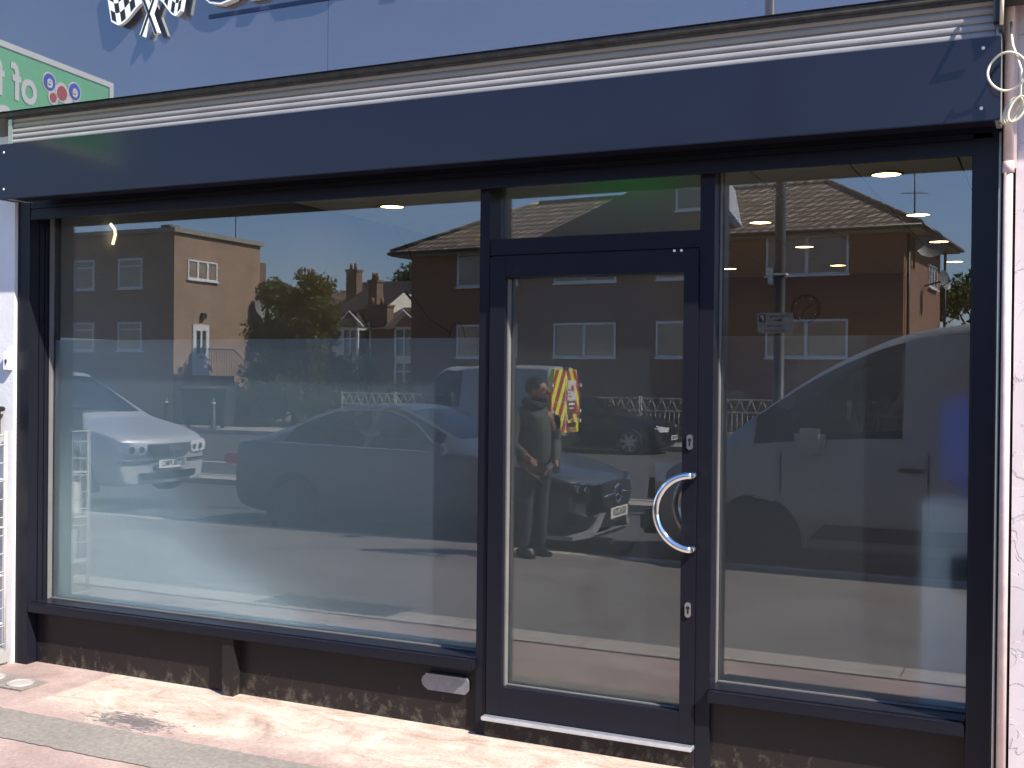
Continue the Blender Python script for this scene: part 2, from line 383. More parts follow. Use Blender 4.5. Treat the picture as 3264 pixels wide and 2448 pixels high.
def slat_mat():
    m, nt, b = newmat('galvanised_shutter_slats'); v = ocoord(nt)
    n = noise(nt, 12, 7, .7, ocoord(nt, (.3, 1, 2.5)))
    sz = S(nt, 'ShaderNodeSeparateXYZ'); nt.links.new(v, sz.inputs[0])
    base = ramp(nt, n, [(.3, (.23, .22, .215)), (.7, (.33, .315, .305))])
    rust = S(nt, 'ShaderNodeMapRange'); rust.inputs[1].default_value = 2.85; rust.inputs[2].default_value = 2.89; nt.links.new(sz.outputs[2], rust.inputs[0])
    r2 = S(nt, 'ShaderNodeMath', operation='MULTIPLY'); nt.links.new(rust.outputs[0], r2.inputs[0]); nt.links.new(ramp(nt, n, [(.2, (.5, .5, .5)), (.6, (1, 1, 1))]), r2.inputs[1])
    nt.links.new(mixc(nt, r2.outputs[0], base, (.3, .235, .16)), b.inputs['Base Color'])
    b.inputs['Roughness'].default_value = .45; b.inputs['Metallic'].default_value = .15
    return m
mat['slat'] = slat_mat()
mat['soffit'] = M('dirty_soffit', (.05, .045, .038), .8, var=.4, nscale=20)
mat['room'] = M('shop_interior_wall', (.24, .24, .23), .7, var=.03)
mat['roomleft'] = M('shop_interior_side_wall', (.90, .96, .93), .7, var=.03)  # near-white below film height, grey above: wall glow put into the colour
mat['roomfloor'] = M('shop_interior_floor', (.40, .30, .21), .25, var=.08)

shop = thing('shop_building', 'single storey shopfront with a glossy blue fascia, dark frames and reflecting windows', 'shop')
b = MB(); b.box(-5.2, -2.918, -.225, -.18, 2.953, 4.8); b.box(-2.916, .9, -.225, -.18, 2.953, 4.8)
fascia = b.build('fascia', 'fascia', shop)
b = MB(); b.box(-5.2, .9, -.178, -.10, 2.956, 2.99); b.tube([(-5.0, -.203, 2.940), (.9, -.203, 2.940)], .014, 12)
b.box(-4.95, .2, -.199, -.10, 2.916, 2.955); b.build('soffit', 'soffit', shop)
b = MB(); z = 2.70; ys = -.188; prof = [(0, 0), (.0, .0025), (.005, .004), (.0072, .012), (.0072, .019), (.005, .0265), (0, .028)]
while z < 2.93:
    for i in range(len(prof)-1):
        (a0_, z0), (a1_, z1) = prof[i], prof[i+1]
        b.face([(-4.9, ys-a0_+.004, z+z0), (-.185, ys-a0_+.004, z+z0), (-.185, ys-a1_+.004, z+z1), (-4.9, ys-a1_+.004, z+z1)], 0, i in (2, 3, 4))
    z += .028
b.build('shutter_slats', 'slat', shop)
for xa, xb in ((-4.93, -4.902), (-.183, -.165)): MB().box(xa, xb, -.197, -.06, 2.5, 2.952).build('shutter_end_plate', 'galv', shop)
cov = MB().box(-4.99, -.165, -.205, -.10, 2.501, 2.789, bev=.003).build('shutter_cover', 'cover', shop)
for (x, zz) in [(-4.95, 2.745), (-4.95, 2.553), (-.222, 2.752), (-.226, 2.545)]:
    bm = bmesh.new(); bmesh.ops.create_uvsphere(bm, u_segments=10, v_segments=6, radius=.0062, matrix=Matrix.Translation((x, -.205, zz)) @ Matrix.Diagonal((1, .5, 1, 1)))
    MB().bm(bm, 0, True).build('rivet', 'white', cov)
# rolled-up shutter bottom rails, ribbed, between the guides
b = MB(); b.box(-4.98, -.2, 0, .03, 2.432, 2.475); b.box(-4.98, -.2, .006, .03, 2.475, 2.482); b.box(-4.98, -.2, -.002, .03, 2.482, 2.50)
b.box(-4.98, -.2, -.004, .012, 2.422, 2.432, 0); b.box(-4.98, -.2, .0, .2, 2.502, 2.56)
b.build('shutter_bottom_rail', 'frame', shop)
for (x0, x1) in ((-5.072, -4.985), (-.262, -.178)):
    b = MB(); b.box(x0, x1, -.002, .06, .0, 2.56); b.build('shutter_guide', 'frame', shop)
b = MB(); b.box(-.176, -.168, 0, .05, 0, 2.5); b.box(-.160, -.154, -.005, .05, 0, 2.5); b.build('edge_trim', 'galv', shop)
b = MB(); b.box(-.154, -.125, .02, .2, 0, 2.9); b.box(-.168, -.160, .02, .05, 0, 2.5); b.build('shadow_gap', 'black', shop)
# aluminium shop front: posts, rails
b = MB(); b.box(-5.05, -4.981, .064, .094, .0, 2.5); b.box(-5.05, -4.977, .098, .2, 0, 2.5); b.box(-4.977, -4.971, .13, .2, .357, 2.5); b.build('jamb', 'frame', shop)
b = MB(); b.box(-.268, -.2635, .05, .2, 0, 2.5); b.build('jamb', 'frame', shop)
b = MB(); b.box(-2.284, -2.2365, .04, .2, .02, 2.5); b.build('mullion', 'frame', shop)
b = MB(); b.box(-1.287, -1.227, .04, .2, .02, 2.5); b.build('mullion', 'frame', shop)
b = MB(); b.box(-2.236, -1.2875, .045, .2, 2.135, 2.205); b.build('transom_bar', 'frame', shop)
b = MB(); b.box(-4.97, -2.285, .05, .2, 2.46, 2.52); b.box(-2.234, -1.288, .05, .2, 2.46, 2.52); b.box(-1.2265, -.2685, .05, .2, 2.46, 2.52); b.build('head_rail', 'frame', shop)
# sills and stall risers
def sill(x0, x1):
    b = MB(); b.box(x0, x1, -.004, .2, .305, .352, bev=.004); b.box(x0, x1, .03, .2, .352, .357); o = b.build('window_sill', 'frame', shop)
    return o
sill(-4.983, -2.285); sill(-1.2265, -.2685)
def riser(x0, x1, post=None):
    b = MB(); b.box(x0, x1, .066, .2, .0, .304)
    o = b.build('stall_riser', 'riser', shop)
    if post: MB().box(post[0], post[1], .012, .0655, 0, .304).build('riser_post', 'riser', o)
    return o
r1 = riser(-4.976, -2.285, (-3.67, -3.603)); riser(-1.2265, -.2685)
lb = MB(); n = 12; poly = [(-2.53, .183), (-2.34, .183), (-2.325, .2), (-2.325, .243), (-2.34, .26), (-2.53, .26), (-2.557, .24), (-2.563, .222), (-2.557, .203)]
lb.prism(poly, 'y', .046, .065); lb.box(-2.535, -2.33, .032, .0455, .252, .262)
lb.build('letter_plate', M('dull_steel_plate', (.22, .22, .23), .5, .6, nscale=30), r1)
# window panes with film on their inner side
def pane(x0, x1, z0, z1, film, name='window_pane', par=shop, y=G, mt='glass', fm='film2'):
    p = MB().box(x0, x1, y, y+.008, z0, z1).build(name, mt, par)
    if film: MB().box(x0, x1, y+.014, y+.0165, z0, film).build('frosted_film', fm, p)
    return p
pane(-4.9705, -2.285, .358, 2.46, 1.778, fm='film_veil'); pane(-1.2265, -.2685, .358, 2.46, 1.778, fm='film')
pane(-2.236, -1.2875, 2.206, 2.46, 2.46, 'transom_pane')
b = MB()
for (x0, x1, z0) in ((-4.9705, -2.285, .358), (-1.2265, -.2685, .358)):
    b.box(x0, x0+.004, G-.03, G-.001, z0, 2.46); b.box(x0+.0075, x1, G-.012, G-.001, z0, z0+.006)
b.build('glazing_bead', 'seal', shop)
# door
door = MB(); D0, D1 = -2.228, -1.289
door.box(D0, D0+.073, .03, .12, .12, 2.125); door.box(D1-.061, D1, .03, .12, .12, 2.125)
door.box(D0+.073, D1-.061, .031, .119, 2.035, 2.125); door.box(D0+.073, D1-.061, .031, .119, .12, .245)
do = door.build('door', 'frame', shop)
pane(D0+.0735, D1-.0615, .2455, 2.0345, 2.0345, 'door_pane', do, .085)
b = MB(); b.box(D0+.0735, D0+.080, .055, .084, .246, 2.03); b.box(D0+.0805, D1-.062, .07, .084, .246, .251); b.build('glazing_bead', 'seal', do)
def oval(cx, cz, rx, rz, n=20):
    return [(cx+rx*math.cos(2*math.pi*k/n)*1.0, cz+(rz-rx)*(1 if math.sin(2*math.pi*k/n) > 0 else -1)+rx*math.sin(2*math.pi*k/n)) for k in range(n)]
for zz in (1.345, .665):
    kp = MB().prism(oval(-1.316, zz, .013, .031), 'y', .022, .0295); kp.disc((-1.316, .0215, zz+.008), (0, -1, 0), .008, 16, 1); kp.box(-1.320, -1.312, .0205, .0219, zz-.016, zz+.006, 1)
    kp.build('keyhole_plate', ['steel', 'text'], do)
hp = [(-1.335, -.05, 1.215)]
b = MB(); pts = []
for i in range(25):
    a = math.pi/2+math.pi*i/24; pts.append((-1.283+.148*math.cos(a), -.05, 1.068+.148*math.sin(a)))
b.tube(pts, .0155, 16); b.cyl((-1.287, -.052, 1.216), (-1.287, .029, 1.216), .013, 16); b.cyl((-1.287, -.052, .920), (-1.287, .029, .920), .013, 16)
b.build('door_handle', 'chrome', do)
for xa in (-1.395, -1.365): MB().box(xa, xa+.009, .026, .031, 2.118, 2.127).build('door_catch', 'white', do)
b = MB(); b.box(-2.236, -2.2285, .055, .075, .12, 2.125); b.build('door_seal', 'alu', shop)
MB().box(D0, D1, .055, .075, 2.1255, 2.1345).build('door_seal', 'riser', shop)
b = MB(); b.box(-2.236, -1.2875, -.004, .12, .098, .116, bev=.003); b.build('threshold_bar', 'alu', shop)
MB().box(-2.236, -1.2875, .03, .2, 0, .0975).build('threshold_step', 'riser', shop)
# upper wall, party walls, and the room behind the glass
b = MB(); b.box(-5.2, .9, -.09, .18, 3.0, 4.8); b.build('upper_wall', 'wallpaint', shop)
b = MB(); b.face([(-5.1, .2, 0.05), (.4, .2, .05), (.4, 9.7, .05), (-5.1, 9.7, .05)]); b.build('interior_floor', 'roomfloor', shop, fix=False)
b = MB(); b.box(-5.25, -5.1, .2, 9.85, 0, 1.80); b.build('interior_side_wall', 'roomleft', shop)
b = MB(); b.box(-5.25, -5.102, .2, 9.85, 1.801, 3.1); b.build('interior_side_wall', 'room', shop)
b = MB(); b.box(.4, .55, .2, 9.85, 0, 3.1); b.build('interior_side_wall', 'room', shop)
b = MB(); b.box(-5.1, .4, 9.7, 9.85, 0, 3.1); b.build('interior_back_wall', 'room', shop)
mat['tile'] = M('ceiling_panel', (.88, .84, .70), .8, var=.02)
b = MB(); b.box(-5.25, .55, .181, 9.85, 2.96, 3.1, 1)
x = -5.1+.35
xs = [-5.1]+[-.49-.6*i for i in range(7, -1, -1)]+[.11, .4]
for i in range(len(xs)-1): b.box(xs[i]+.005, xs[i+1]-.005, .2, 9.7, 2.882, 2.9, 0)
for xx in xs[1:-1]: b.box(xx-.0055, xx+.0055, .2, 9.7, 2.890, 2.9, 1)
b.build('ceiling', ['tile', 'soffit'], shop)
b = MB(); b.box(-5.1, .4, .17, .2, 2.5, 2.96); b.build('interior_bulkhead', 'room', shop)
b = MB(); b.box(-5.3, .6, .0, 9.9, 3.12, 3.3); b.build('flat_roof', 'soffit', shop)

# ------------------------------------------------------------------ raised sign on the fascia
FY = -.45
sg = thing('raised_sign', 'raised crossed chequered flags and white-edged dark lettering standing off the blue fascia', 'sign', (-3.592, -.225, 3.184)); sg.scale = (1.056, 1.056, 1.056)
def L3(x, z, y=0): return (x+3.4, y, z-3.1)
def sub(o, parent): o.parent = parent; return o
# crossed flags emblem: white acrylic backing, black and white face
def flag(sign):
    cx = -3.704; b = MB(); NU, NV = 18, 12; B0 = (cx, 3.205)
    W = .17 if sign < 0 else .112; X0 = .052 if sign < 0 else .07; Hh = .185
    def P(u, v, off=0):  # u along the cloth from the pole outwards, v up
        x = sign*(X0+u*W+.035*v)
        z = 3.285+v*Hh-.078*math.sin(min(1, u/.78)*math.pi/2)**1.5+.02*max(0, (u-.78)/.22)
        return (cx+x, z)
    for i in range(NU):
        for j in range(NV):
            q = [P(i/NU, j/NV), P((i+1)/NU, j/NV), P((i+1)/NU, (j+1)/NV), P(i/NU, (j+1)/NV)]
            chk = (int(i/NU*6)+int(j/NV*4)) % 2
            b.face([(p[0]+3.4, -.0405, p[1]-3.1) for p in q], chk)
    edge = [P(i/NU, 0) for i in range(NU+1)]+[P(1, j/NV) for j in range(1, NV+1)]+[P(i/NU, 1) for i in range(NU-1, -1, -1)]+[P(0, j/NV) for j in range(NV-1, 0, -1)]
    e2 = []
    c = (sum(p[0] for p in edge)/len(edge), sum(p[1] for p in edge)/len(edge))
    for p in edge:
        d = Vector((p[0]-c[0], p[1]-c[1])); d = d*(1+.009/d.length); e2.append((c[0]+d.x+3.4, c[1]+d.y-3.1))
    b.prism(e2, 'y', -.040, -.022, 0)
    # pole
    a0 = Vector((cx+sign*.061, 3.36)); a1 = Vector((cx-sign*.043, 3.133)); d = (a1-a0).normalized(); n = Vector((-d.y, d.x))
    for wd, y0, y1, mi in ((.0125, -.040, -.022, 0), (.0055, -.0425, -.0402, 1)):
        q = [a0+n*wd, a1+n*wd, a1-n*wd, a0-n*wd]
        yo = -.0012*(sign > 0)
        b.prism([(p.x+3.4, p.y-3.1) for p in q], 'y', y0+yo, y1+yo, mi)
    return b.build('chequered_flag', ['white', 'text'], sg)
flag(-1); flag(1)
x = -3.40
for k, ch in enumerate('OND'):
    for (off, y, mm, nm) in ((.009, -.022, 'white', 'raised_letter'), (0, -.0405, 'navyletter', 'letter_face')):
        if mm == 'navyletter' and mm not in mat: mat[mm] = M('navy_letter_face', (.02, .025, .06), .3)
        t = text(ch, .40, mm, nm, sg, (x+3.4+[.105, .385, .665][k], y, 3.362-3.1), FRONT, extrude=.018 if off else .001, sx=.92, shear=.12, offset=off+.012)
        if k == 0 and off == 0: pass
for k, ch in enumerate('YM'):
    t = text(ch, .40, 'white', 'raised_letter', sg, (x+3.4+[1.02, 1.36][k], -.022, 3.365-3.1), FRONT, extrude=.018, sx=.92, shear=.12, offset=.02)
MB().box(-3.393+3.4, -2.2+3.4, -.004, -.001, 3.176-3.1, 3.194-3.1).build('underline_strip', 'navyletter', sg)

# green projecting sign, next door on the left, seen only as a reflection
gs = thing('projecting_sign', 'green projecting shop sign with white edge and white letters, mirrored in the fascia', 'sign', (-5.40, .45, 3.03), R(-7.5))
b = MB(); b.box(-.09, 0, -2.18, -.56, 0, .47)
b.build('sign_face', 'green', gs)
b = MB()
for (y0, y1, z0, z1) in ((-2.22, -.52, -.035, .0), (-2.22, -.52, .47, .505), (-2.22, -2.18, 0, .47), (-.56, -.52, 0, .47)): b.box(-.1, .008, y0, y1, z0, z1)
b.build('sign_frame', 'white', gs)
MB().tube([(-.045, -.56, .26), (-.045, -.40, .26)], .02, 8).build('bracket', 'black', gs)
RX = (R(90), 0, R(90))
text('of f', .30, 'white', 'lettering', gs, (.004, -1.50, .28), RX, sx=.86, offset=.006, align='LEFT')
text('co', .30, 'white', 'lettering', gs, (.004, -1.42, .08), RX, sx=.9, offset=.006, align='LEFT')
b = MB()
for (cy, cz) in ((-1.605, .362), (-1.837, .358)):
    b.disc((.003, cy, cz), (1, 0, 0), .062, 24, 0); b.disc((.006, cy, cz), (1, 0, 0), .052, 24, 1)
b.disc((.0035, -1.72, .325), (1, 0, 0), .062, 24, 0); b.disc((.0065, -1.72, .32), (1, 0, 0), .045, 24, 2); b.disc((.0035, -1.64, .275), (1, 0, 0), .045, 20, 0); b.disc((.0065, -1.64, .275), (1, 0, 0), .03, 20, 2)
b.disc((.0033, -1.78, .28), (1, 0, 0), .04, 20, 0)
b.build('round_badge', ['white', 'blue', 'red'], gs)
for (cy, cz) in ((-1.605, .362), (-1.837, .358)): text('e', .11, 'white', 'lettering', gs, (.009, cy, cz), RX, offset=.003)

# ------------------------------------------------------------------ neighbours on both sides
tag(MB().box(-12, -5.078, -.02, .25, 0, 2.88).box(-12, -5.205, -.02, .25, 2.88, 4.8).build('rendered_wall', 'wallpaint'), 'white painted wall of the next shop at the left edge, beside the black post', 'wall')
tag(MB().box(-.119, 6, -.005, .3, 0, 6).build('rendered_wall', 'peel'), 'white render with cracked peeling paint at the right edge, behind the pipe', 'wall')
dp = thing('downpipe', 'pink painted metal pipe running up beside the dark frame on the right', 'pipe', (-.143, -.035, 0))
MB().tube([(0, 0, 0), (0, 0, 2.36)], .0155, 16).build('lower_pipe', 'pinkpipe', dp)
MB().tube([(0, 0, 2.365), (0, 0, 4.4)], .0175, 16).build('upper_pipe', 'pinkpipe', dp)
b = MB(); b.tube([(0, 0, 2.345), (0, 0, 2.385)], .020, 16); b.box(.016, .026, -.004, .024, 2.36, 4.4); b.build('pipe_collar', 'pinkpipe', dp)
def coil():
    b = MB(); cx, cy, cz = -.142, -.27, 2.647
    pts = [(cx+.062*math.cos(a), cy+.008*math.sin(3*a), cz+.063*math.sin(a)) for a in [2*math.pi*i/40 for i in range(40)]]
    b.tube(pts, .0042, 8, closed=True)
    b.tube([(-.137, -.10, 2.86), (-.135, -.16, 2.80), (-.128, -.22, 2.745), (-.115, -.26, 2.70), (-.10, -.265, 2.65), (-.102, -.25, 2.58), (-.105, -.22, 2.53)], .0045, 8)
    for k in range(3):
        b.tube([(-.132+.010*k+(.018+.003*k)*math.cos(a)+.014*math.sin(a), -.23-.01*k, 2.522+.042*math.sin(a)) for a in [2*math.pi*i/24 for i in range(24)]], .0045, 8, closed=True)
    b.tube([(-.166, -.14, 2.497), (-.15, -.2, 2.493), (-.135, -.235, 2.49)], .0045, 8)
    return b.build('cable', 'rope')
tag(coil(), 'cream cable hanging in loops over the pink pipe at the top right', 'cable')
b = MB(); b.box(-.172, -.158, -.24, -.06, 2.80, 3.0); b.box(-.19, -.172, -.235, -.20, 2.83, 2.96)
b.tube([(-.165, -.25, 2.99), (-.16, -.30, 2.9), (-.163, -.26, 2.81)], .006, 8, 1)
tag(b.build('shutter_bracket', ['black', 'rope']), 'black bracket at the right end of the shutter slats, above the cream cable', 'bracket')
ks = thing('key_switch', 'small pale key switch box on the white wall left of the black post', 'switch', (-5.105, -.02, 1.66))
MB().box(-.022, .022, -.03, 0, -.05, .05, bev=.004).build('switch_body', 'white', ks)
b = MB(); b.disc((0, -.0308, 0), (0, -1, 0), .011, 16, 0); b.box(-.003, .003, -.033, -.0312, -.02, .006, 1); b.build('keyhole', ['steel', 'text'], ks)

# wire rack standing against the neighbour's wall
rk = thing('wire_rack', 'white wire display rack standing against the white wall at the left edge', 'rack', (-5.41, -.25, .02))
mat['wire'] = M('white_wire', (.5, .5, .48), .35)
b = MB()
for x in (-.31, .31):
    for y in (.02, .20): b.tube([(x, y, 0), (x, y, 1.26)], .008, 8)
b.build('upright', 'wire', rk)
for z in (.22, .48, .74, 1.0, 1.24):
    b = MB()
    for y in [.02+.018*i for i in range(11)]: b.tube([(-.31, y, z), (.31, y, z)], .0028, 6)
    for x in (-.31, 0, .31): b.tube([(x, .02, z), (x, .2, z)], .004, 6)
    b.build('wire_shelf', 'wire', rk)
b = MB()
for i in range(12): b.tube([(.315, .02, .1+i*.098), (.315, .2, .112+i*.098)], .003, 6)
for y in (.08, .14): b.tube([(.316, y, .08), (.316, y, 1.22)], .0025, 6)
b.build('side_grid', 'wire', rk)
MB().box(-.33, .325, 0, .225, 0, .085, bev=.012).build('base', M('grey_rack_base', (.28, .27, .25), .5), rk)
tag(MB().box(-5.66, -5.14, -.22, -.06, .772, .96, bev=.006).build('stock_box', M('pale_stock_box', (.55, .5, .46), .6)), 'pale box lying on the upper wire shelf of the white rack', 'box')
tag(MB().box(-5.66, -5.16, -.22, -.06, .512, .68, bev=.006).build('stock_box', M('mauve_stock_box', (.42, .38, .42), .6)), 'mauve grey box lying on the middle wire shelf of the white rack', 'box')
def crate(z0, z1, label):
    t = thing('storage_crate', label, 'crate', (-5.40, -.14, z0)); b = MB(); h = z1-z0
    for (x0, x1, y0, y1) in ((-.26, .26, -.09, -.08), (-.26, .26, .08, .09), (-.26, -.25, -.08, .08), (.25, .26, -.08, .08)): b.box(x0, x1, y0, y1, 0, h)
    b.box(-.25, .25, -.08, .08, 0, .01); b.build('crate_body', 'black', t)
    b = MB(); b.tube([(.27, -.095, h), (.27, .095, h), (-.27, .095, h), (-.27, -.095, h)], .014, 8, closed=True); b.build('rim', 'black', t)
crate(1.25, 1.40, 'black crate on top of the white wire rack at the left edge')
# manhole covers
def manhole(x, y, label):
    m = thing('manhole_cover', label, 'manhole cover', (x, y, gz(y)))
    MB().box(-.10, .10, -.085, .085, .001, .007).build('surround', 'band', m)
    b = MB(); N = 28
    b.tube([(.062*math.cos(2*math.pi*i/N), .062*math.sin(2*math.pi*i/N), .009) for i in range(N)], .005, 6, closed=True); b.disc((0, 0, .0095), (0, 0, 1), .06, 28, 0)
    for i in range(-4, 5):
        h = math.sqrt(max(0, .055**2-(i*.012)**2)); b.box(i*.012-.003, i*.012+.003, -h, h, .0096, .0125)
    b.build('lid', 'lidm', m); return m
mat['lidm'] = M('pale_cast_lid', (.42, .38, .35), .5, .3, nscale=30)
manhole(-4.71, -.285, 'round pale drain lid in the pink paving left of the cream cement')
manhole(-4.93, -.27, 'round pale drain lid cut off by the left edge of the photo')

# ------------------------------------------------------------------ things inside the shop
mat['lamp'] = M('downlight_glow', (1, .9, .7), .5, emit=((1, .64, .24), 7))
lampw = M('tube_glow', (1, .9, .7), .5, emit=((1, .82, .55), .8)); mat['tube'] = lampw
def downlight(x, y, label):
    t = thing('ceiling_light', label, 'ceiling light', (x, y, 2.882), 0, 'round lit downlights in the shop ceiling')
    return t
spots = [(-.93, 2.9, 'nearest and largest downlight, at the top of the right window'), (-.93, 4.77, 'lit downlight against the reflected sky, left of the thin mast in the right window'),
 (-.93, 6.6, 'lit downlight seen across the large satellite dish'), (-.93, 8.5, 'lit downlight below and right of the satellite dish'),
 (-2.14, 4.77, 'lit downlight at the foot of the tiled roof, left of the reflected lamp post'), (-2.14, 6.6, 'lit downlight across the upper reflected window, just right of the lamp post'),
 (-2.14, 8.5, 'lit downlight at the lower right of the upper reflected window'), (-3.36, 8.5, 'lit downlight nearest the door frame in the right window'),
 (-4.50, 2.93, 'the only lit downlight in the left window')]
first = None
for x, y, lab in spots:
    if first is None:
        first = downlight(x, y, lab)
        N = 28; MB().tube([(.095*math.cos(2*math.pi*i/N), .095*math.sin(2*math.pi*i/N), -.004) for i in range(N)], .009, 8, closed=True).build('trim_ring', 'steel', first)
        MB().disc((0, 0, -.006), (0, 0, -1), .086, 28).build('lens', 'lamp', first)
    else: dup(first, (x, y, 2.882), 0, lab)
ck = thing('wall_clock', 'round dark wall clock inside the shop, above the lower reflected window', 'clock', (-2.71, 9.69, 2.475))
mat['clockrim'] = M('dark_clock_rim', (.03, .02, .02), .4); mat['clockface'] = M('brown_clock_face', (.20, .16, .14), .5)
b = MB(); b.tube([(.165*math.cos(2*math.pi*i/36), -.02, .165*math.sin(2*math.pi*i/36)) for i in range(36)], .016, 8, closed=True); b.build('rim', 'clockrim', ck)
b = MB(); b.disc((0, -.012, 0), (0, -1, 0), .16, 36); b.build('dial', 'clockface', ck)
for k in range(12):
    a = math.pi*2*k/12; MB().box(.135*math.sin(a)-.008, .135*math.sin(a)+.008, -.018, -.014, .135*math.cos(a)-.012, .135*math.cos(a)+.012).build('hour_mark', 'white' if k % 3 == 1 else 'clockrim', ck)
b = MB(); b.tube([(0, -.024, 0), (.08, -.024, .055)], .006, 6); b.tube([(0, -.026, 0), (-.06, -.026, -.12)], .005, 6); b.build('hands', 'text', ck)
wc = thing('water_cooler', 'white water cooler with a blue bottle, blurred behind the frosted film on the right', 'water cooler', (-.27, .52, .05))
MB().box(-.19, .17, -.13, .2, 0, 1.08, bev=.02).build('cabinet', 'white', wc)
MB().tube([(0, .03, 1.08), (0, .03, 1.13), (0, .03, 1.16), (0, .03, 1.46), (0, .03, 1.5)], [.06, .07, .135, .135, .09], 24).build('water_bottle', 'blue', wc)
MB().box(-.08, .08, -.16, -.13, .72, .86, bev=.006).build('tap_recess', 'black', wc)
def glow_mound():  # added white heap, shaped to bounce sun as a glow behind the film
    b = MB(); NX, NY = 48, 26; x0, x1, y0, y1 = -5.09, -2.7, .22, 1.3
    def Z(x, y):
        u = (x-x0); v = min(1, max(0, (y-y0)/.42)); sm = v*v*(3-2*v); back = 1-.5*max(0, (y-.75)/.55)
        return .055+(1.06*math.exp(-(u/.62)**1.3)+.46*math.exp(-(u/1.6)**2))*sm*back*(1+.03*math.sin(9*u+4*y)+.02*math.sin(17*u-6*y))
    P = [[(x0+(x1-x0)*i/NX, y0+(y1-y0)*j/NY) for j in range(NY+1)] for i in range(NX+1)]
    for i in range(NX):
        for j in range(NY):
            q = [P[i][j], P[i+1][j], P[i+1][j+1], P[i][j+1]]; b.face([(p[0], p[1], Z(*p)) for p in q], 0, True)
    return b.build('glow_mound', M('white_glow_mound', (.88, .94, .92), .8, var=.02))
tag(glow_mound(), 'added white mound inside, reflecting sun as a pale glow behind the film at the lower left', 'dust sheet')
mat['exit'] = M('green_exit_sign', (.01, .28, .06), .5, emit=((.01, .35, .06), .12))
ex = thing('exit_sign', 'green exit sign blurred behind the frosted pane over the door', 'sign', (-2.05, 1.3, 2.76))
MB().box(-.24, .24, -.02, .02, -.17, .02, bev=.003).build('sign_panel', 'exit', ex); MB().box(-.22, .22, -.01, .01, .021, .12).build('hanger', 'steel', ex)
b = MB(); b.box(-.16, -.13, -.026, -.021, -.12, -.03); b.prism([(-.05, -.075), (.03, -.03), (.03, -.06), (.14, -.06), (.14, -.09), (.03, -.09), (.03, -.12)], 'y', -.026, -.021); b.build('exit_pictogram', 'white', ex)
b = MB(); b.tube([(-5.075, .67, 2.49), (-5.07, .70, 2.46), (-5.075, .71, 2.43), (-5.075, .69, 2.37)], .009, 10)
tag(b.build('wall_tube_light', 'tube'), 'short bright curved tube light inside at the top left of the window', 'light')
b = MB(); pts = [(-5.07, 3.9, 2.88)]
for i in range(14): pts.append((-5.04, 3.95+.10*math.sin(i*.55)+.03*i, 2.8-.05*i))
pts += [(-5.03, 4.5, 2.1), (-5.03, 4.7, 2.05), (-5.0, 4.8, 2.0)]
b.tube(pts, .004, 6); b.tube([(-4.98, 4.9+.17*math.cos(a), 1.9+.2*math.sin(a)) for a in [2*math.pi*i/20 for i in range(17)]], .004, 6)
tag(b.build('loose_cable', 'black'), 'loose black cable curling down the inner side wall from the ceiling', 'cable')

# ------------------------------------------------------------------ vehicles
def crom(P, n):
    out = []; P = [np.array(p, float) for p in P]; N = len(P)
    for i in range(N-1):
        p0 = P[max(i-1, 0)]; p1 = P[i]; p2 = P[i+1]; p3 = P[min(i+2, N-1)]
        for k in range(n):
            t = k/n; out.append(.5*((2*p1)+(-p0+p2)*t+(2*p0-5*p1+4*p2-p3)*t*t+(-p0+3*p1-3*p2+p3)*t**3))
    out.append(P[-1]); return out
def ring(s):
    x, zb, zbelt, zroof, wb, wr = s
    zr = max(zroof, zbelt+.005); wr = min(wr, wb)
    h = zr-zbelt
    mid = zb+(zbelt-zb)*.5
    # half ring: bottom centre, up the side, belt, roof edge, roof centre
    R_ = [(0, zb), (wb*.86, zb), (wb*.965, zb+.07), (wb, mid-.05), (wb*1.0, mid+.12*(zbelt-zb)), (wb*.975, zbelt-.05*(zbelt-zb)), (wb*.955, zbelt)]
    R_ += [(wb*.955+(wr-wb*.955)*t, zbelt+h*.90*t) for t in (.33, .66, 1)]
    R_ += [(wr*.90, zbelt+h*.965), (wr*.62, zr-.012*min(1, h*3)), (wr*.3, zr), (0, zr+.002)]
    return R_
NR = 14
def body(stations, parent, paint, glass, side, screens, steps=6, front_bulge=.1):
    """stations: (x, zb, zbelt, zroof, wbelt, wroof), x from nose (0) backwards. side: list of (x0,x1) side windows. screens: list of (x0,x1)"""
    st = crom(stations, steps); n = len(st)
    b = MB(); gl = {}
    def pt(i, j, sgn):
        s = st[i]; y, z = ring(s)[j]; x = s[0]
        # plan-view curvature of nose and tail
        L = stations[-1][0]
        k = front_bulge*(y/max(s[4], .01))**2
        x = x+k*max(0, 1-x/.9) - k*max(0, 1-(L-x)/.8)
        return (-x, sgn*y, z)
    def which(i, j):
        xa = (st[i][0]+st[i+1][0])/2
        if j in (6, 7, 8):
            for q, (x0, x1) in enumerate(side):
                if x0 < xa < x1: return ('s', q)
        if j >= 9 or j in (6, 7, 8):
            for q, (x0, x1) in enumerate(screens):
                if x0 < xa < x1 and (j >= 10): return ('w', q)
        return None
    for sgn in (1, -1):
        for i in range(n-1):
            for j in range(NR-1):
                q = [pt(i, j, sgn), pt(i, j+1, sgn), pt(i+1, j+1, sgn), pt(i+1, j, sgn)]
                w = which(i, j)
                if w:
                    gl.setdefault((w, sgn if w[0] == 's' else 0), MB()).face(q, 0, True)
                else: b.face(q, 0, True)
    for i in (0, n-1):
        for sgn in (1, -1):
            for j in range(NR-2): b.face([pt(i, 0, sgn), pt(i, j+1, sgn), pt(i, j+2, sgn)], 0, True)
    bo = b.build('body', paint, parent)
    for k, mb in gl.items(): mb.build('windscreen' if k[0][0] == 'w' else 'side_window', glass, parent)
    # dark cabin floor so the glass looks into shade
    return st, pt
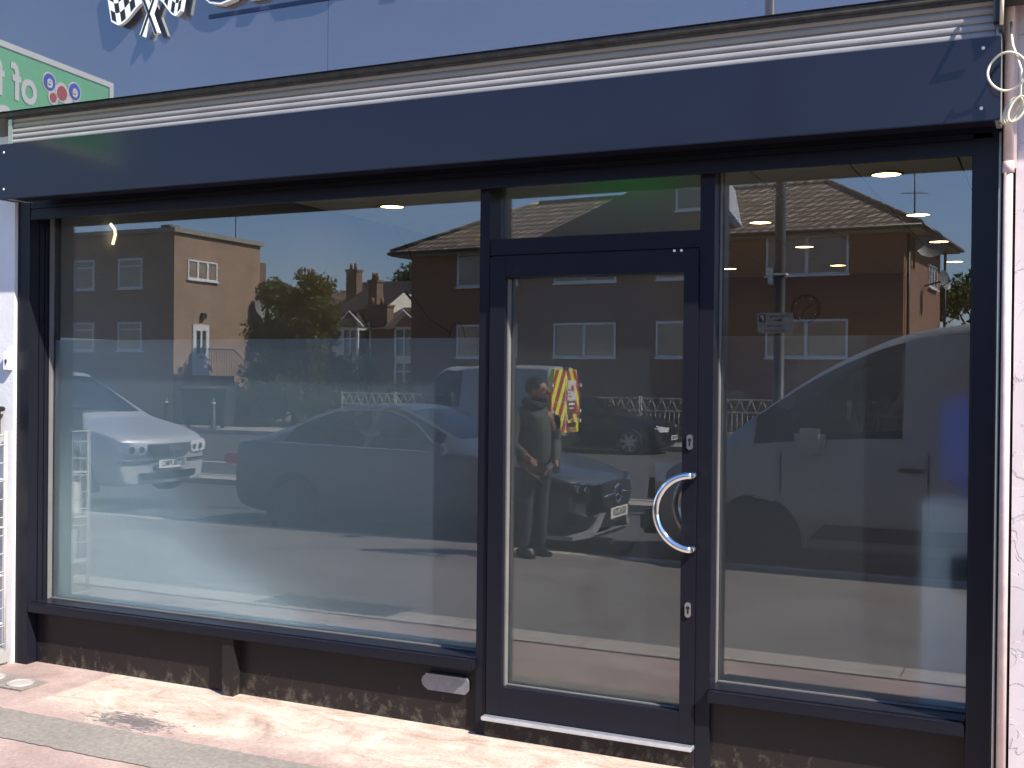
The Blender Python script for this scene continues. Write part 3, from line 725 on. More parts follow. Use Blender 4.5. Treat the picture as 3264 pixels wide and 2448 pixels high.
def wheel(parent, x, y, r, w, spokes=5, rimm='steel'):
    sgn = 1 if y > 0 else -1
    o = MB(); pr = [(-w/2, r*.72), (-w/2, r*.93), (-w*.38, r), (w*.38, r), (w/2, r*.93), (w/2, r*.72)]
    N = 32
    for i in range(N):
        a0, a1 = 2*math.pi*i/N, 2*math.pi*(i+1)/N
        for k in range(len(pr)-1):
            (u0, r0_), (u1, r1_) = pr[k], pr[k+1]
            o.face([(x+r0_*math.cos(a0), y+u0, r+r0_*math.sin(a0)), (x+r1_*math.cos(a0), y+u1, r+r1_*math.sin(a0)), (x+r1_*math.cos(a1), y+u1, r+r1_*math.sin(a1)), (x+r0_*math.cos(a1), y+u0, r+r0_*math.sin(a1))], 0, True)
    wo_ = o.build('wheel', 'rubber', parent)
    b = MB(); yf = y+sgn*w*.42
    b.disc((x, y+sgn*w*.2, r), (0, sgn, 0), r*.72, N, 1)
    b.tube([(x+r*.69*math.cos(2*math.pi*i/N), yf, r+r*.69*math.sin(2*math.pi*i/N)) for i in range(N)], .012, 6, closed=True)
    for k in range(spokes):
        a = 2*math.pi*k/spokes+.3; ca, sa = math.cos(a), math.sin(a); nx, nz = -sa*.035, ca*.035
        b.face([(x+nx, yf, r+nz), (x-nx, yf, r-nz), (x+.68*r*ca-nx*.8, yf, r+.68*r*sa-nz*.8), (x+.68*r*ca+nx*.8, yf, r+.68*r*sa+nz*.8)])
    b.disc((x, yf+sgn*.004, r), (0, sgn, 0), .055, 16); b.build('rim', [rimm, 'black'], wo_)
def arch(parent, x, y, r):
    b = MB(); N = 24; sgn = 1 if y > 0 else -1
    b.prism([(x+r*math.cos(math.pi*i/N*1.0), .30+r*math.sin(math.pi*i/N)) for i in range(N+1)]+[(x-r, .12), (x+r, .12)], 'y', y-sgn*.12, y)
    b.build('wheel_arch', 'black', parent)
mat['plate'] = M('number_plate', (.78, .78, .74), .35, var=.02)
mat['plate_y'] = M('number_plate_rear', (.55, .38, .05), .4)
def plate(parent, s, x, z, w=.52, h=.111, facing=1, m='plate', y=0):
    p = MB().box(x, x+.008*facing, y-w/2, y+w/2, z, z+h, bev=.002).build('number_plate', m, parent)
    text(s, h*.95, 'text', 'registration_text', p, (x+.0095*facing, y, z+h*.5), (R(90), 0, R(90 if facing > 0 else -90)), extrude=.0008, sx=.86, offset=.0015)
    return p
def carpaint(name, col, metal=.6, rough=.28): return M(name, col, rough, metal, var=.03, coat=.35)
mat['silver'] = carpaint('silver_paint', (.42, .42, .42), .25, .38)
mat['greyblue'] = carpaint('grey_blue_paint', (.065, .07, .085), .3, .33)
mat['vanwhite'] = carpaint('white_van_paint', (.30, .30, .29), 0, .45)
mat['darkpaint'] = carpaint('black_car_paint', (.015, .016, .02), .2, .2)
mat['lens'] = M('headlight_lens', (.85, .87, .9), .12, .2, nscale=40, var=.3, coat=1)
mat['orange'] = M('badge_orange', (.75, .25, .1), .5); mat['maroon'] = M('maroon_panel', (.18, .03, .04), .5)
mat['redmark'] = M('red_chevron', (.42, .05, .05), .4)

# silver people carrier, facing +X (to the right of the shop)
def silver_mpv():
    t = thing('parked_car', 'silver people carrier with grey grille, parked facing right, reflected at lower left', 'car', (-10.60, -7.05, -.055))
    stn = [(0, .27, .55, .56, .66, .55), (.06, .2, .78, .80, .80, .68), (.45, .2, .90, .93, .87, .75), (.95, .2, 1.0, 1.03, .89, .75), (1.15, .2, 1.03, 1.12, .90, .72), (2.0, .2, 1.05, 1.62, .90, .64), (2.4, .2, 1.05, 1.68, .90, .66), (3.6, .2, 1.05, 1.70, .90, .66), (4.45, .22, 1.05, 1.62, .88, .64), (4.68, .3, .95, 1.0, .84, .7)]
    body(stn, t, 'silver', 'carglass', [(1.35, 1.75), (1.85, 2.75), (2.85, 3.65), (3.75, 4.3)], [(1.2, 2.0), (4.46, 4.66)])
    for x in (-.85, -3.65):
        for y in (-.86, .86): arch(t, x, y*1.035, .37); wheel(t, x, y, .32, .21)
    b = MB(); b.prism([(-.37, .73), (-.39, .65), (-.30, .57), (.30, .57), (.39, .65), (.37, .73)], 'x', -.10, .022); b.build('grille', M('grey_grille', (.09, .10, .11), .35), t)
    b = MB(); N = 24; b.tube([(.028, .055*math.cos(2*math.pi*i/N), .632+.055*math.sin(2*math.pi*i/N)) for i in range(N)], .007, 6, closed=True)
    b.tube([(.028, -.035, .672), (.028, -.015, .595), (.028, 0, .64), (.028, .015, .595), (.028, .035, .672)], .006, 6); b.build('badge', 'chrome', t)
    for s in (1, -1):
        b = MB(); q = [(.42, .74), (.74, .765), (.80, .70), (.76, .61), (.46, .59), (.41, .66)]
        b.prism([(s*a, z) for a, z in q], 'x', -.30, .012).wrap(.10, .8); o = b.build('headlight', 'lens', t)
        for (cy, r) in ((.50, .05), (.65, .055)):
            MB().tube([(.0, s*cy, .665), (.02, s*cy, .665)], [r, r*.8], 16).wrap(.10, .8).build('lamp_bowl', 'chrome', o)
    b = MB()
    for i in range(16): b.box(-.1, .010, -.8+.1*i, -.7+.1*i, .505, .518)
    b.wrap(.10, .8).build('bumper_line', 'black', t)
    MB().prism([(-.5, .36), (-.46, .27), (.46, .27), (.5, .36)], 'x', -.2, .012).build('lower_grille', 'black', t)
    plate(t, 'LT06 FMO', .035, .41)
    for s in (1, -1):
        MB().box(-1.62, -1.5, s*.90, s*1.06, 1.0, 1.16, bev=.03).build('mirror', 'silver', t)
    MB().box(-1.9, -1.3, -.3, .18, 1.10, 1.13).build('dashboard', M('pale_sunshade', (.6, .6, .55), .8), t)
    return t
silver_mpv()

mat['dullsilver'] = M('dull_silver_trim', (.32, .33, .35), .4, .3)
mat['greyrim'] = M('dark_alloy', (.08, .08, .085), .4, .5)
def saloon():
    t = thing('parked_car', 'grey blue coupe-like saloon with chrome star grille, parked facing right behind the man', 'car', (-4.18, -6.83, -.17))
    stn = [(0, .32, .55, .56, .62, .5), (.05, .2, .70, .715, .78, .66), (.4, .16, .80, .83, .87, .7), (.9, .15, .88, .92, .90, .7), (1.35, .15, .93, .97, .91, .68), (1.55, .15, .95, 1.04, .91, .64), (2.3, .15, .97, 1.40, .91, .55), (2.7, .15, .97, 1.45, .91, .56), (3.3, .16, .98, 1.40, .91, .56), (4.0, .17, 1.0, 1.14, .90, .60), (4.35, .2, .99, 1.03, .88, .66), (4.62, .26, .95, .97, .82, .66), (4.70, .35, .7, .71, .74, .6)]
    body(stn, t, 'greyblue', 'carglass', [(1.75, 2.62), (2.70, 3.75)], [(1.62, 2.32), (3.35, 4.05)], front_bulge=.16)
    for x in (-.86, -3.6):
        for y in (-.86, .86): arch(t, x, y*1.055, .37); wheel(t, x, y, .33, .22, 10, 'greyrim')
    b = MB(); q = [(-.40, .66), (-.46, .56), (-.40, .44), (-.2, .40), (.2, .40), (.40, .44), (.46, .56), (.40, .66), (0, .69)]
    b.prism(q, 'x', -.12, .024); b.build('grille', 'black', t)
    b = MB(); N = 24; b.tube([(.032, .095*math.cos(2*math.pi*i/N), .55+.095*math.sin(2*math.pi*i/N)) for i in range(N)], .010, 8, closed=True)
    for k in range(3):
        a = math.pi/2+2*math.pi*k/3; b.tube([(.032, 0, .55), (.032, .09*math.cos(a), .55+.09*math.sin(a))], [.014, .005], 8)
    b.build('badge', 'chrome', t)
    for s in (1, -1): MB().tube([(.03, s*.11, .56), (.022, s*.40, .535)], [.016, .011], 8).build('grille_bar', 'chrome', t)
    for s in (1, -1):
        b = MB(); b.prism([(s*a, z) for a, z in [(.44, .665), (.74, .72), (.84, .69), (.82, .59), (.62, .57), (.50, .585)]], 'x', -.34, .006).wrap(.16, .85); o = b.build('headlight', 'carglass', t)
        b = MB(); b.tube([(.012, s*.50, .66), (.012, s*.62, .685), (.012, s*.76, .70)], .008, 6); b.tube([(-.02, s*.62, .625), (.014, s*.62, .625)], [.045, .035], 14); b.tube([(-.02, s*.74, .635), (.014, s*.74, .635)], [.045, .035], 14); b.wrap(.16, .85).build('lamp_bowl', 'chrome', o)
        b = MB(); b.prism([(s*a, z) for a, z in [(.44, .33), (.66, .36), (.80, .40), (.80, .27), (.60, .23)]], 'x', -.30, .016).wrap(.16, .85); b.build('air_intake', 'black', t)
        b = MB(); b.prism([(s*a, z) for a, z in [(.28, .37), (.42, .355), (.56, .22), (.85, .17), (.85, .13), (.5, .145), (.40, .24)]], 'x', -.30, .024).wrap(.16, .85); b.build('bumper_blade', 'dullsilver', t)
        MB().box(-1.75, -1.58, s*.92, s*1.09, .94, 1.06, bev=.03).build('mirror', 'greyblue', t)
        MB().box(-4.66, -4.4, s*.60, s*.84, .72, .84, bev=.02).build('tail_light', 'redmark', t)
        b = MB(); b.tube([(-1.62, s*.868, .955), (-2.2, s*.882, .968), (-3.2, s*.882, .985), (-3.9, s*.868, 1.0)], .005, 6)
        pts = [(-1.75, s*.85, .99), (-2.15, s*.66, 1.25), (-2.5, s*.575, 1.37), (-2.9, s*.57, 1.385), (-3.3, s*.60, 1.34), (-3.85, s*.72, 1.12), (-3.98, s*.80, 1.02)]
        b.tube([tuple(p) for p in crom(pts, 5)], .006, 6); b.build('window_trim', 'chrome', t)
    b = MB()
    for i in range(16): b.box(-.26, .02, -.8+.1*i, -.7+.1*i, .135, .15)
    b.wrap(.16, .85).build('splitter', 'dullsilver', t)
    plate(t, 'RE18 ZDV', .045, .30)
    return t
saloon()

def panel_van(name, label, loc, rz, high, wheelbase=3.0, L=4.9, chev=False, stn=None, ws=(1.05, 1.74), sw=(1.15, 2.35), ax=.95):
    t = thing('parked_van', label, 'van', loc, rz)
    H = high
    stn = stn or [(0, .30, .70, .71, .70, .6), (.06, .22, .86, .88, .86, .7), (.35, .2, 1.02, 1.06, .94, .74), (.75, .2, 1.12, 1.20, .96, .74), (.95, .2, 1.15, 1.32, .97, .72), (1.75, .2, 1.18, 1.94 if H < 2.2 else 2.12, .97, .70), (2.2, .2, 1.18, H-.06, .97, .76), (2.8, .2, 1.18, H, .97, .80), (L-1, .2, 1.18, H, .97, .80), (L-.12, .22, 1.18, H-.02, .97, .80), (L, .3, 1.16, H-.06, .94, .78)]
    body(stn, t, 'vanwhite', 'carglass', [sw], [ws], front_bulge=.14)
    for x in (-ax, -ax-wheelbase):
        for y in (-.92, .92): arch(t, x, y*1.055, .42); wheel(t, x, y, .34, .22, 6, 'black')
    MB().prism([(-.55, .80), (-.62, .60), (.62, .60), (.55, .80)], 'x', -.1, .03).build('grille', 'black', t)
    for s in (1, -1):
        MB().prism([(s*a, z) for a, z in [(.62, .82), (.84, .98), (.88, .80), (.80, .68), (.64, .66)]], 'x', -.36, .01).wrap(.14, .86).build('headlight', 'lens', t)
        MB().box(-1.45, -1.25, s*.98, s*1.20, 1.12, 1.42, bev=.04).build('mirror', 'black', t) if chev else MB().box(-1.78, -1.50, s*.985, s*1.17, 1.14, 1.36, bev=.05).build('mirror', 'vanwhite', t)
        MB().box(-2.62, -2.40, s*.975, s*.995, .98, 1.02, bev=.008).build('door_handle', 'black', t)
        b = MB(); b.box(-2.66, -2.652, s*.965, s*.977, .3, 1.15); b.box(-1.35, -1.342, s*.965, s*.977, .75, 1.12); b.box(-L+1.2, -L+1.208, s*.965, s*.977, .3, 1.9); b.build('panel_gap', 'black', t)
        MB().prism([(-1.62, .34), (-1.75, .47), (-3.1, .47), (-3.25, .34)], 'y', s*.955, s*.985).build('side_trim', 'black', t)
    MB().box(-.35, .03, -.86, .86, .28, .5, bev=.04).build('bumper', 'black', t)
    MB().box(-L-.05, -L+.2, -.9, .9, .3, .5, bev=.03).build('rear_bumper', 'black', t)
    if chev:
        X = -L-.004; Wd = .86
        b = MB(); b.prism([(-Wd, .56), (-Wd, 1.5), (-.80, 1.84), (-.70, H-.09), (.70, H-.09), (.80, 1.84), (Wd, 1.5), (Wd, .56)], 'x', X-.012, X+.1, 0)
        y = 0
        def clip(poly):
            from mathutils.geometry import intersect_line_line_2d
            def half(P, a, bb, c):
                out = []
                for i in range(len(P)):
                    p, q = P[i], P[(i+1) % len(P)]; fp = a*p[0]+bb*p[1]-c; fq = a*q[0]+bb*q[1]-c
                    if fp <= 0: out.append(p)
                    if (fp < 0 < fq) or (fq < 0 < fp):
                        u = fp/(fp-fq); out.append((p[0]+(q[0]-p[0])*u, p[1]+(q[1]-p[1])*u))
                return out
            for (a, bb, c) in ((1, 0, .84), (-1, 0, 0), (0, 1, H-.10), (0, -1, -.57), (.40, .1, .84*.40+.172)):
                poly = half(poly, a, bb, c)
                if len(poly) < 3: return None
            return poly
        for s in (1, -1):
            k = -2.0
            while k < 4:
                z0 = k; slope = 1.55; w = .17
                pl = clip([(0, z0+0*slope), (.9, z0-.9*slope), (.9, z0+w*2-.9*slope), (0, z0+w*2)])
                if pl: b.face([(X-.0135, s*p[0], p[1]) for p in pl], 1)
                k += w*4
        o = b.build('rear_doors', ['yellow', 'redmark'], t)
        b = MB(); b.box(X-.018, X-.0145, -.012, .012, .56, H-.1, 0); b.box(X-.017, X-.014, -.84, .84, .88, .892, 0); b.box(X-.017, X-.0145, -.84, .84, 1.315, 1.325, 0); b.build('door_gap', 'white', t)
        sgn = MB(); sgn.box(X-.022, X-.0185, .10, .66, 1.35, 1.86, 0); sgn.disc((X-.0235, .45, 1.66), (-1, 0, 0), .10, 20, 1); sgn.disc((X-.0235, .38, 1.66), (-1, 0, 0), .07, 20, 1); sgn.box(X-.0235, X-.0222, .14, .30, 1.60, 1.63, 2); sgn.box(X-.0235, X-.0222, .14, .34, 1.44, 1.46, 2); sgn.box(X-.0235, X-.0222, .14, .30, 1.52, 1.54, 2)
        sgn.build('panel_notice', [M('notice_cream', (.68, .6, .55), .5), 'orange', 'text'], t)
        mm = MB(); mm.box(X-.021, X-.0185, .10, .64, 1.02, 1.33, 0); mm.box(X-.0225, X-.0212, .16, .58, 1.24, 1.29, 1); mm.box(X-.0225, X-.0212, .2, .5, 1.15, 1.18, 1); mm.build('maroon_panel', ['maroon', 'plate'], t)
        bb_ = MB(); bb_.tube([(X-.012, .24, .98), (X-.03, .24, .98)], .10, 20); bb_.disc((X-.031, .24, .98), (-1, 0, 0), .10, 20); bb_.build('door_lock', 'steel', t)
        MB().box(X-.035, X-.018, .10, .66, .70, .80, bev=.01).build('door_step', 'black', t)
        plate(t, 'KX61 HRJ', X-.03, .58, .4, .1, -1, 'plate_y', .36)
        for s in (1, -1):
            b = MB()
            for z in (.8, 1.05, 1.7): b.box(X-.06, X+.04, s*.87, s*.93, z, z+.08)
            b.build('hinge', 'white', t)
            MB().box(X-.02, X+.03, s*.88, s*.955, .95, 1.6, bev=.01).build('tail_light', 'redmark', t)
        b = MB(); b.box(X+.1, X+.3, -.1, .1, H, H+.05); b.tube([(X+.3, .1, H), (X+.22, .1, H+.22)], .012, 6); b.box(X-.04, X+.1, -.12, .12, H-.1, H+.01); b.build('roof_light', 'black', t)
    return t
panel_van('parked_van', 'big white high-roofed van filling the right window reflection, facing left', (-3.62, -6.93, -.2), R(180), 2.40, 3.3, 5.6, stn=[(0, .30, .70, .71, .70, .6), (.06, .22, .84, .86, .86, .7), (.35, .2, 1.0, 1.04, .94, .76), (.75, .2, 1.12, 1.22, .96, .78), (1.0, .2, 1.18, 1.42, .97, .78), (1.6, .2, 1.24, 1.86, .97, .76), (2.1, .2, 1.27, 2.13, .97, .76), (2.5, .2, 1.28, 2.27, .97, .78), (3.0, .2, 1.28, 2.35, .97, .80), (3.8, .2, 1.28, 2.42, .97, .80), (5.48, .22, 1.28, 2.42, .97, .80), (5.6, .3, 1.26, 2.36, .94, .78)], ws=(.95, 1.9), sw=(1.08, 2.42), ax=1.12)
panel_van('parked_van', 'white van with red and yellow chevrons on its rear doors, parked across the road', (-15.75, -21.45, -.32), R(180), 2.22, 3.0, 4.9, chev=True)

def dark_car():
    t = thing('parked_car', 'black car parked facing right across the road, just behind the chevron van', 'car', (-8.75, -23.65, -.34)); t.scale = (1.07, 1.0, 1.05)
    stn = [(0, .3, .52, .53, .62, .5), (.05, .2, .70, .71, .78, .66), (.5, .17, .84, .87, .88, .7), (1.2, .17, .93, .96, .9, .7), (1.45, .17, .95, 1.03, .9, .64), (2.15, .17, .96, 1.38, .9, .56), (2.6, .17, .96, 1.42, .9, .57), (3.5, .17, .97, 1.38, .9, .57), (4.1, .2, .97, 1.1, .88, .6), (4.35, .3, .8, .82, .8, .6)]
    body(stn, t, 'darkpaint', 'carglass', [(1.65, 2.5), (2.58, 3.6)], [(1.5, 2.17), (3.55, 4.1)], front_bulge=.15)
    for x in (-.8, -3.45):
        for y in (-.86, .86): arch(t, x, y*1.055, .36); wheel(t, x, y, .32, .21, 7)
    for s in (1, -1):
        MB().prism([(s*a, z) for a, z in [(.30, .66), (.70, .70), (.80, .64), (.72, .56), (.34, .56)]], 'x', -.30, .01).wrap(.15, .8).build('headlight', 'lens', t)
        MB().prism([(s*a, z) for a, z in [(.04, .64), (.24, .65), (.24, .50), (.08, .48)]], 'x', -.1, .02).build('grille', 'black', t)
        MB().box(-1.68, -1.5, s*.91, s*1.07, .93, 1.06, bev=.03).build('mirror', 'darkpaint', t)
    plate(t, 'WU13 KRO', .03, .36)
    return t
dark_car()

# ------------------------------------------------------------------ street furniture
lp = thing('lamp_post', 'tall grey lighting column behind the white van, running up through the right window', 'lamp post', (-3.29, -10.58, -.14))
mat['post'] = M('grey_post_paint', (.045, .047, .045), .45, .2, nscale=5)
MB().tube([(0, 0, 0), (0, 0, 1.3), (0, 0, 1.32), (0, 0, 1.36), (0, 0, 4.0), (0, 0, 8)], [.11, .11, .12, .075, .07, .06], 18).build('column', 'post', lp)
MB().tube([(0, 0, 8), (0, .25, 8.5), (0, 1.2, 8.75)], [.05, .045, .04], 12).build('lamp_arm', 'post', lp)
MB().box(-.15, .15, 1.1, 1.75, 8.68, 8.82, bev=.04).build('lamp_head', 'white', lp)
b = MB(); b.box(-.14, -.075, -.05, .09, 3.02, 3.24, bev=.01); b.box(-.075, .1, -.06, .08, 3.14, 3.165); b.build('camera_bracket', 'white', lp)
MB().tube([(0, 0, 1.37), (0, 0, 1.41)], .085, 16).build('band', 'white', lp)
ps = thing('parking_sign', 'white parking sign with P, arrow and time limits fixed to the lamp post', 'sign', (-3.32, -10.46, 2.36))
MB().box(-.235, .235, 0, .006, -.135, .135, bev=.003).build('sign_plate', M('sign_plate', (.42, .42, .38), .5), ps)
BK = (R(90), 0, R(180))
MB().box(-.215, -.125, .0062, .0075, .01, .115).build('parking_symbol', M('sign_blue', (.03, .05, .12), .5), ps)
text('P', .10, 'white', 'letter', ps, (-.17, .0085, .063), BK, offset=.002)
text('Pay at machine', .055, 'text', 'lettering', ps, (.05, .0075, .09), BK, sx=.75)
b = MB(); b.prism([(.09, .035), (.05, .06), (.05, .043), (.0, .043), (.0, .027), (.05, .027), (.05, .01)], 'y', .006, .0078); b.build('arrow', 'text', ps)
text('Display ticket', .05, 'text', 'lettering', ps, (0, .0075, -.04), BK, sx=.8)
text('Max stay 2 hours', .05, 'text', 'lettering', ps, (0, .0075, -.10), BK, sx=.8)

# railings in front of the flats: W pattern between two rails over upright bars
mat['rail'] = M('cream_railing_paint', (.62, .56, .40), .5, nscale=8)
def railing(x0, x1, y, z0, label, h=1.25):
    t = thing('railing', label, 'railing', (x0, y, z0), 0, 'panels of W-patterned railing'); L = x1-x0
    b = MB(); b.tube([(0, 0, 0), (0, 0, h+.05)], .022, 8); b.tube([(L, 0, 0), (L, 0, h+.05)], .022, 8); b.build('post', 'rail', t)
    b = MB()
    for z in (.12, h-.36, h): b.box(0, L, -.018, .018, z-.018, z+.018)
    b.build('rail', 'rail', t)
    b = MB(); n = max(2, int(L/.28)); 
    for i in range(n):
        xa = L*i/n; xm = L*(i+.5)/n; xb = L*(i+1)/n
        b.tube([(xa, 0, h), (xm, 0, h-.36), (xb, 0, h)], .017, 5)
    b.build('zigzag', 'rail', t)
    b = MB(); n = int(L/.14)
    for i in range(1, n): b.tube([(L*i/n, 0, .12), (L*i/n, 0, h-.36)], .012, 5)
    b.build('bars', 'rail', t)
    return t
labs = ['railing panel beyond the tree, its gold zigzag catching the sun', 'railing panel behind the nose of the chevron van', 'railing panel just right of the tree', 'railing panel hidden mostly by the chevron van', 'railing panel between van and black car', 'railing panel over the roof of the black car', 'railing panel above the bonnet of the black car', 'railing panel left of the lamp post in the right window', 'railing panel seen through the cab window of the big van', 'railing panel at the far right, behind the big van']
xs = [-21.3, -19.2, -17.1, -15.0, -12.9, -10.8, -8.9, -6.9, -4.9, -2.9, -.9]
for i in range(10): railing(xs[i], xs[i+1]-.06, -27.15, -.22, labs[i])
hr = thing('stair_rail', 'sloping yellow handrail beside the black car bonnet', 'handrail', (-9.15, -26.2, -.2))
b = MB(); b.tube([(0, 0, 1.35), (.12, 0, 1.38), (1.0, 0, .5), (1.0, 0, 0)], .02, 8)
for i in range(9): b.tube([(.05+i*.11, 0, 0), (.05+i*.11, 0, 1.38-i*.10)], .008, 5)
b.build('handrail_bars', M('yellow_rail', (.55, .42, .12), .5), hr)
tag(MB().box(-8.7, -6.4, -26.7, -26.4, -.205, .12, bev=.02).build('low_wall', 'kerbm'), 'low pale concrete block wall in front of the railings, right of the black car', 'wall')

def wheelie(x, y, rz, label, w=.9, h=1.15):
    t = thing('waste_bin', label, 'bin', (x, y, -.2), rz, None)
    b = MB(); bm = bmesh.new(); bmesh.ops.create_cube(bm, size=1)
    for v in bm.verts:
        k = 1.0 if v.co.z > 0 else .86; v.co = Vector((v.co.x*w*k, v.co.y*.6*k, (v.co.z+.5)*(h-.22)+.1))
    bmesh.ops.bevel(bm, geom=bm.edges[:], offset=.03, segments=2, affect='EDGES'); b.bm(bm); b.build('bin_body', 'bin', t)
    b = MB(); b.prism([(-.33, h-.12), (-.33, h-.04), (0, h+.06), (.33, h-.04), (.33, h-.12)], 'x', -w/2-.03, w/2+.03); b.build('lid', 'bin', t)
    b = MB()
    for sx_ in (-1, 1): b.cyl((sx_*w*.38, -.02+.22, .08), (sx_*w*.38+.04, -.02+.22, .08), .08, 14)
    b.build('bin_wheels', 'rubber', t); MB().box(-.2, .1, .27, .275, .55, .75).build('bin_notice', 'plate', t)
    return t
mat['bin'] = M('black_bin_plastic', (.03, .035, .035), .5)
wheelie(-25.6, -25.6, 0, 'large black waste bin in front of the brick building', 1.9, 1.35)
def bollard(x, y, lab):
    t = thing('bollard', lab, 'bollard', (x, y, -.205)); MB().tube([(0, 0, 0), (0, 0, .06), (0, 0, .07), (0, 0, .95), (0, 0, 1.02)], [.13, .13, .085, .075, .04], 14).build('bollard_post', 'bin', t); MB().tube([(0, 0, .82), (0, 0, .88)], .083, 14).build('reflective_band', 'white', t)
bollard(-27.0, -25.1, 'black bollard left of the large bin'); bollard(-25.0, -25.1, 'black bollard right of the large bin')

# ------------------------------------------------------------------ buildings across the road
mat['brick_l'] = brickmat('tan_brick', (.34, .20, .12), (.27, .15, .09), (.40, .32, .25))
mat['brick_f'] = brickmat('red_brown_brick', (.27, .11, .055), (.21, .085, .05), (.24, .17, .13))
mat['brick_c'] = brickmat('chimney_brick', (.22, .13, .085), (.17, .09, .06), (.2, .16, .13))
def rooftile(name, c1, c2, bw=.3, bh=.32):
    m, nt, b = newmat(name); t = S(nt, 'ShaderNodeTexCoord').outputs['Object']; sx = S(nt, 'ShaderNodeSeparateXYZ'); nt.links.new(t, sx.inputs[0])
    a = S(nt, 'ShaderNodeMath', operation='ADD'); nt.links.new(sx.outputs[0], a.inputs[0]); nt.links.new(sx.outputs[1], a.inputs[1])
    cb = S(nt, 'ShaderNodeCombineXYZ'); nt.links.new(a.outputs[0], cb.inputs[0]); ml = S(nt, 'ShaderNodeMath', operation='MULTIPLY'); ml.inputs[1].default_value = 2.0
    nt.links.new(sx.outputs[2], ml.inputs[0]); nt.links.new(ml.outputs[0], cb.inputs[1])
    br = S(nt, 'ShaderNodeTexBrick'); nt.links.new(cb.outputs[0], br.inputs[0]); br.inputs['Scale'].default_value = 1
    br.inputs['Color1'].default_value = c4(c1); br.inputs['Color2'].default_value = c4(c2); br.inputs['Mortar'].default_value = c4(tuple(x*.18 for x in c1))
    br.inputs['Brick Width'].default_value = bw; br.inputs['Row Height'].default_value = bh; br.inputs['Mortar Size'].default_value = .085; br.inputs['Mortar Smooth'].default_value = .3
    nt.links.new(br.outputs[0], b.inputs['Base Color']); b.inputs['Roughness'].default_value = .8
    # curved pantiles: a wave across
    wv = S(nt, 'ShaderNodeTexWave', wave_type='BANDS', bands_direction='X'); wv.inputs['Scale'].default_value = 1.05; nt.links.new(cb.outputs[0], wv.inputs[0])
    bump(nt, b, wv.outputs[1], .4, .02); return m
mat['pantile'] = rooftile('brown_pantiles', (.48, .36, .26), (.22, .155, .11), .34, .40)
mat['slate'] = rooftile('red_brown_slates', (.22, .12, .09), (.17, .10, .08), .3, .25)
mat['slate2'] = rooftile('dark_grey_slates', (.10, .085, .08), (.075, .065, .06), .3, .25)
mat['whitewall'] = M('cream_white_render', (.72, .68, .56), .8, var=.05)
mat['frameW'] = M('white_window_frame', (.72, .72, .72), .4, var=.03)
mat['pane'] = M('dim_window_pane', (.035, .04, .045), .06, 0, var=.2, spec=.8)
mat['curtain'] = M('net_curtain', (.30, .32, .35), .8, var=.25, nscale=5)
def window(par, cx, cz, w, h, plane, y0, n=2, curtain=False, fan=False):
    """plane 'y': window in plane Y=y0 facing +Y; 'x': in plane X=y0 facing +X (cx is then a Y value)"""
    def B(mb, a0, a1, d0, d1, z0, z1):
        if plane == 'y': mb.box(a0, a1, y0+d0, y0+d1, z0, z1)
        else: mb.box(y0+d0, y0+d1, a0, a1, z0, z1)
    f = MB(); t = .065; B(f, cx-w/2, cx-w/2+t, -.05, .035, cz-h/2, cz+h/2); B(f, cx+w/2-t, cx+w/2, -.05, .035, cz-h/2, cz+h/2)
    B(f, cx-w/2+t, cx+w/2-t, -.05, .034, cz-h/2, cz-h/2+t); B(f, cx-w/2+t, cx+w/2-t, -.05, .034, cz+h/2-t, cz+h/2)
    for i in range(1, n): B(f, cx-w/2+w*i/n-.05, cx-w/2+w*i/n+.05, -.05, .033, cz-h/2+t, cz+h/2-t)
    if fan: B(f, cx-w/2+t, cx+w/2-t, -.05, .032, cz+h*.22, cz+h*.22+.05)
    B(f, cx-w/2-.05, cx+w/2+.05, -.02, .09, cz-h/2-.05, cz-h/2-.002)
    o = f.build('window', 'frameW', par)
    p = MB(); B(p, cx-w/2+t, cx+w/2-t, .004, .010, cz-h/2+t, cz+h/2-t); p.build('pane', 'doorglass', o)
    q = MB(); B(q, cx-w/2+t, cx+w/2-t, -.049, -.04, cz-h/2+t, cz+h/2-t); q.build('curtain', 'curtain' if curtain else 'pane', o)
    return o

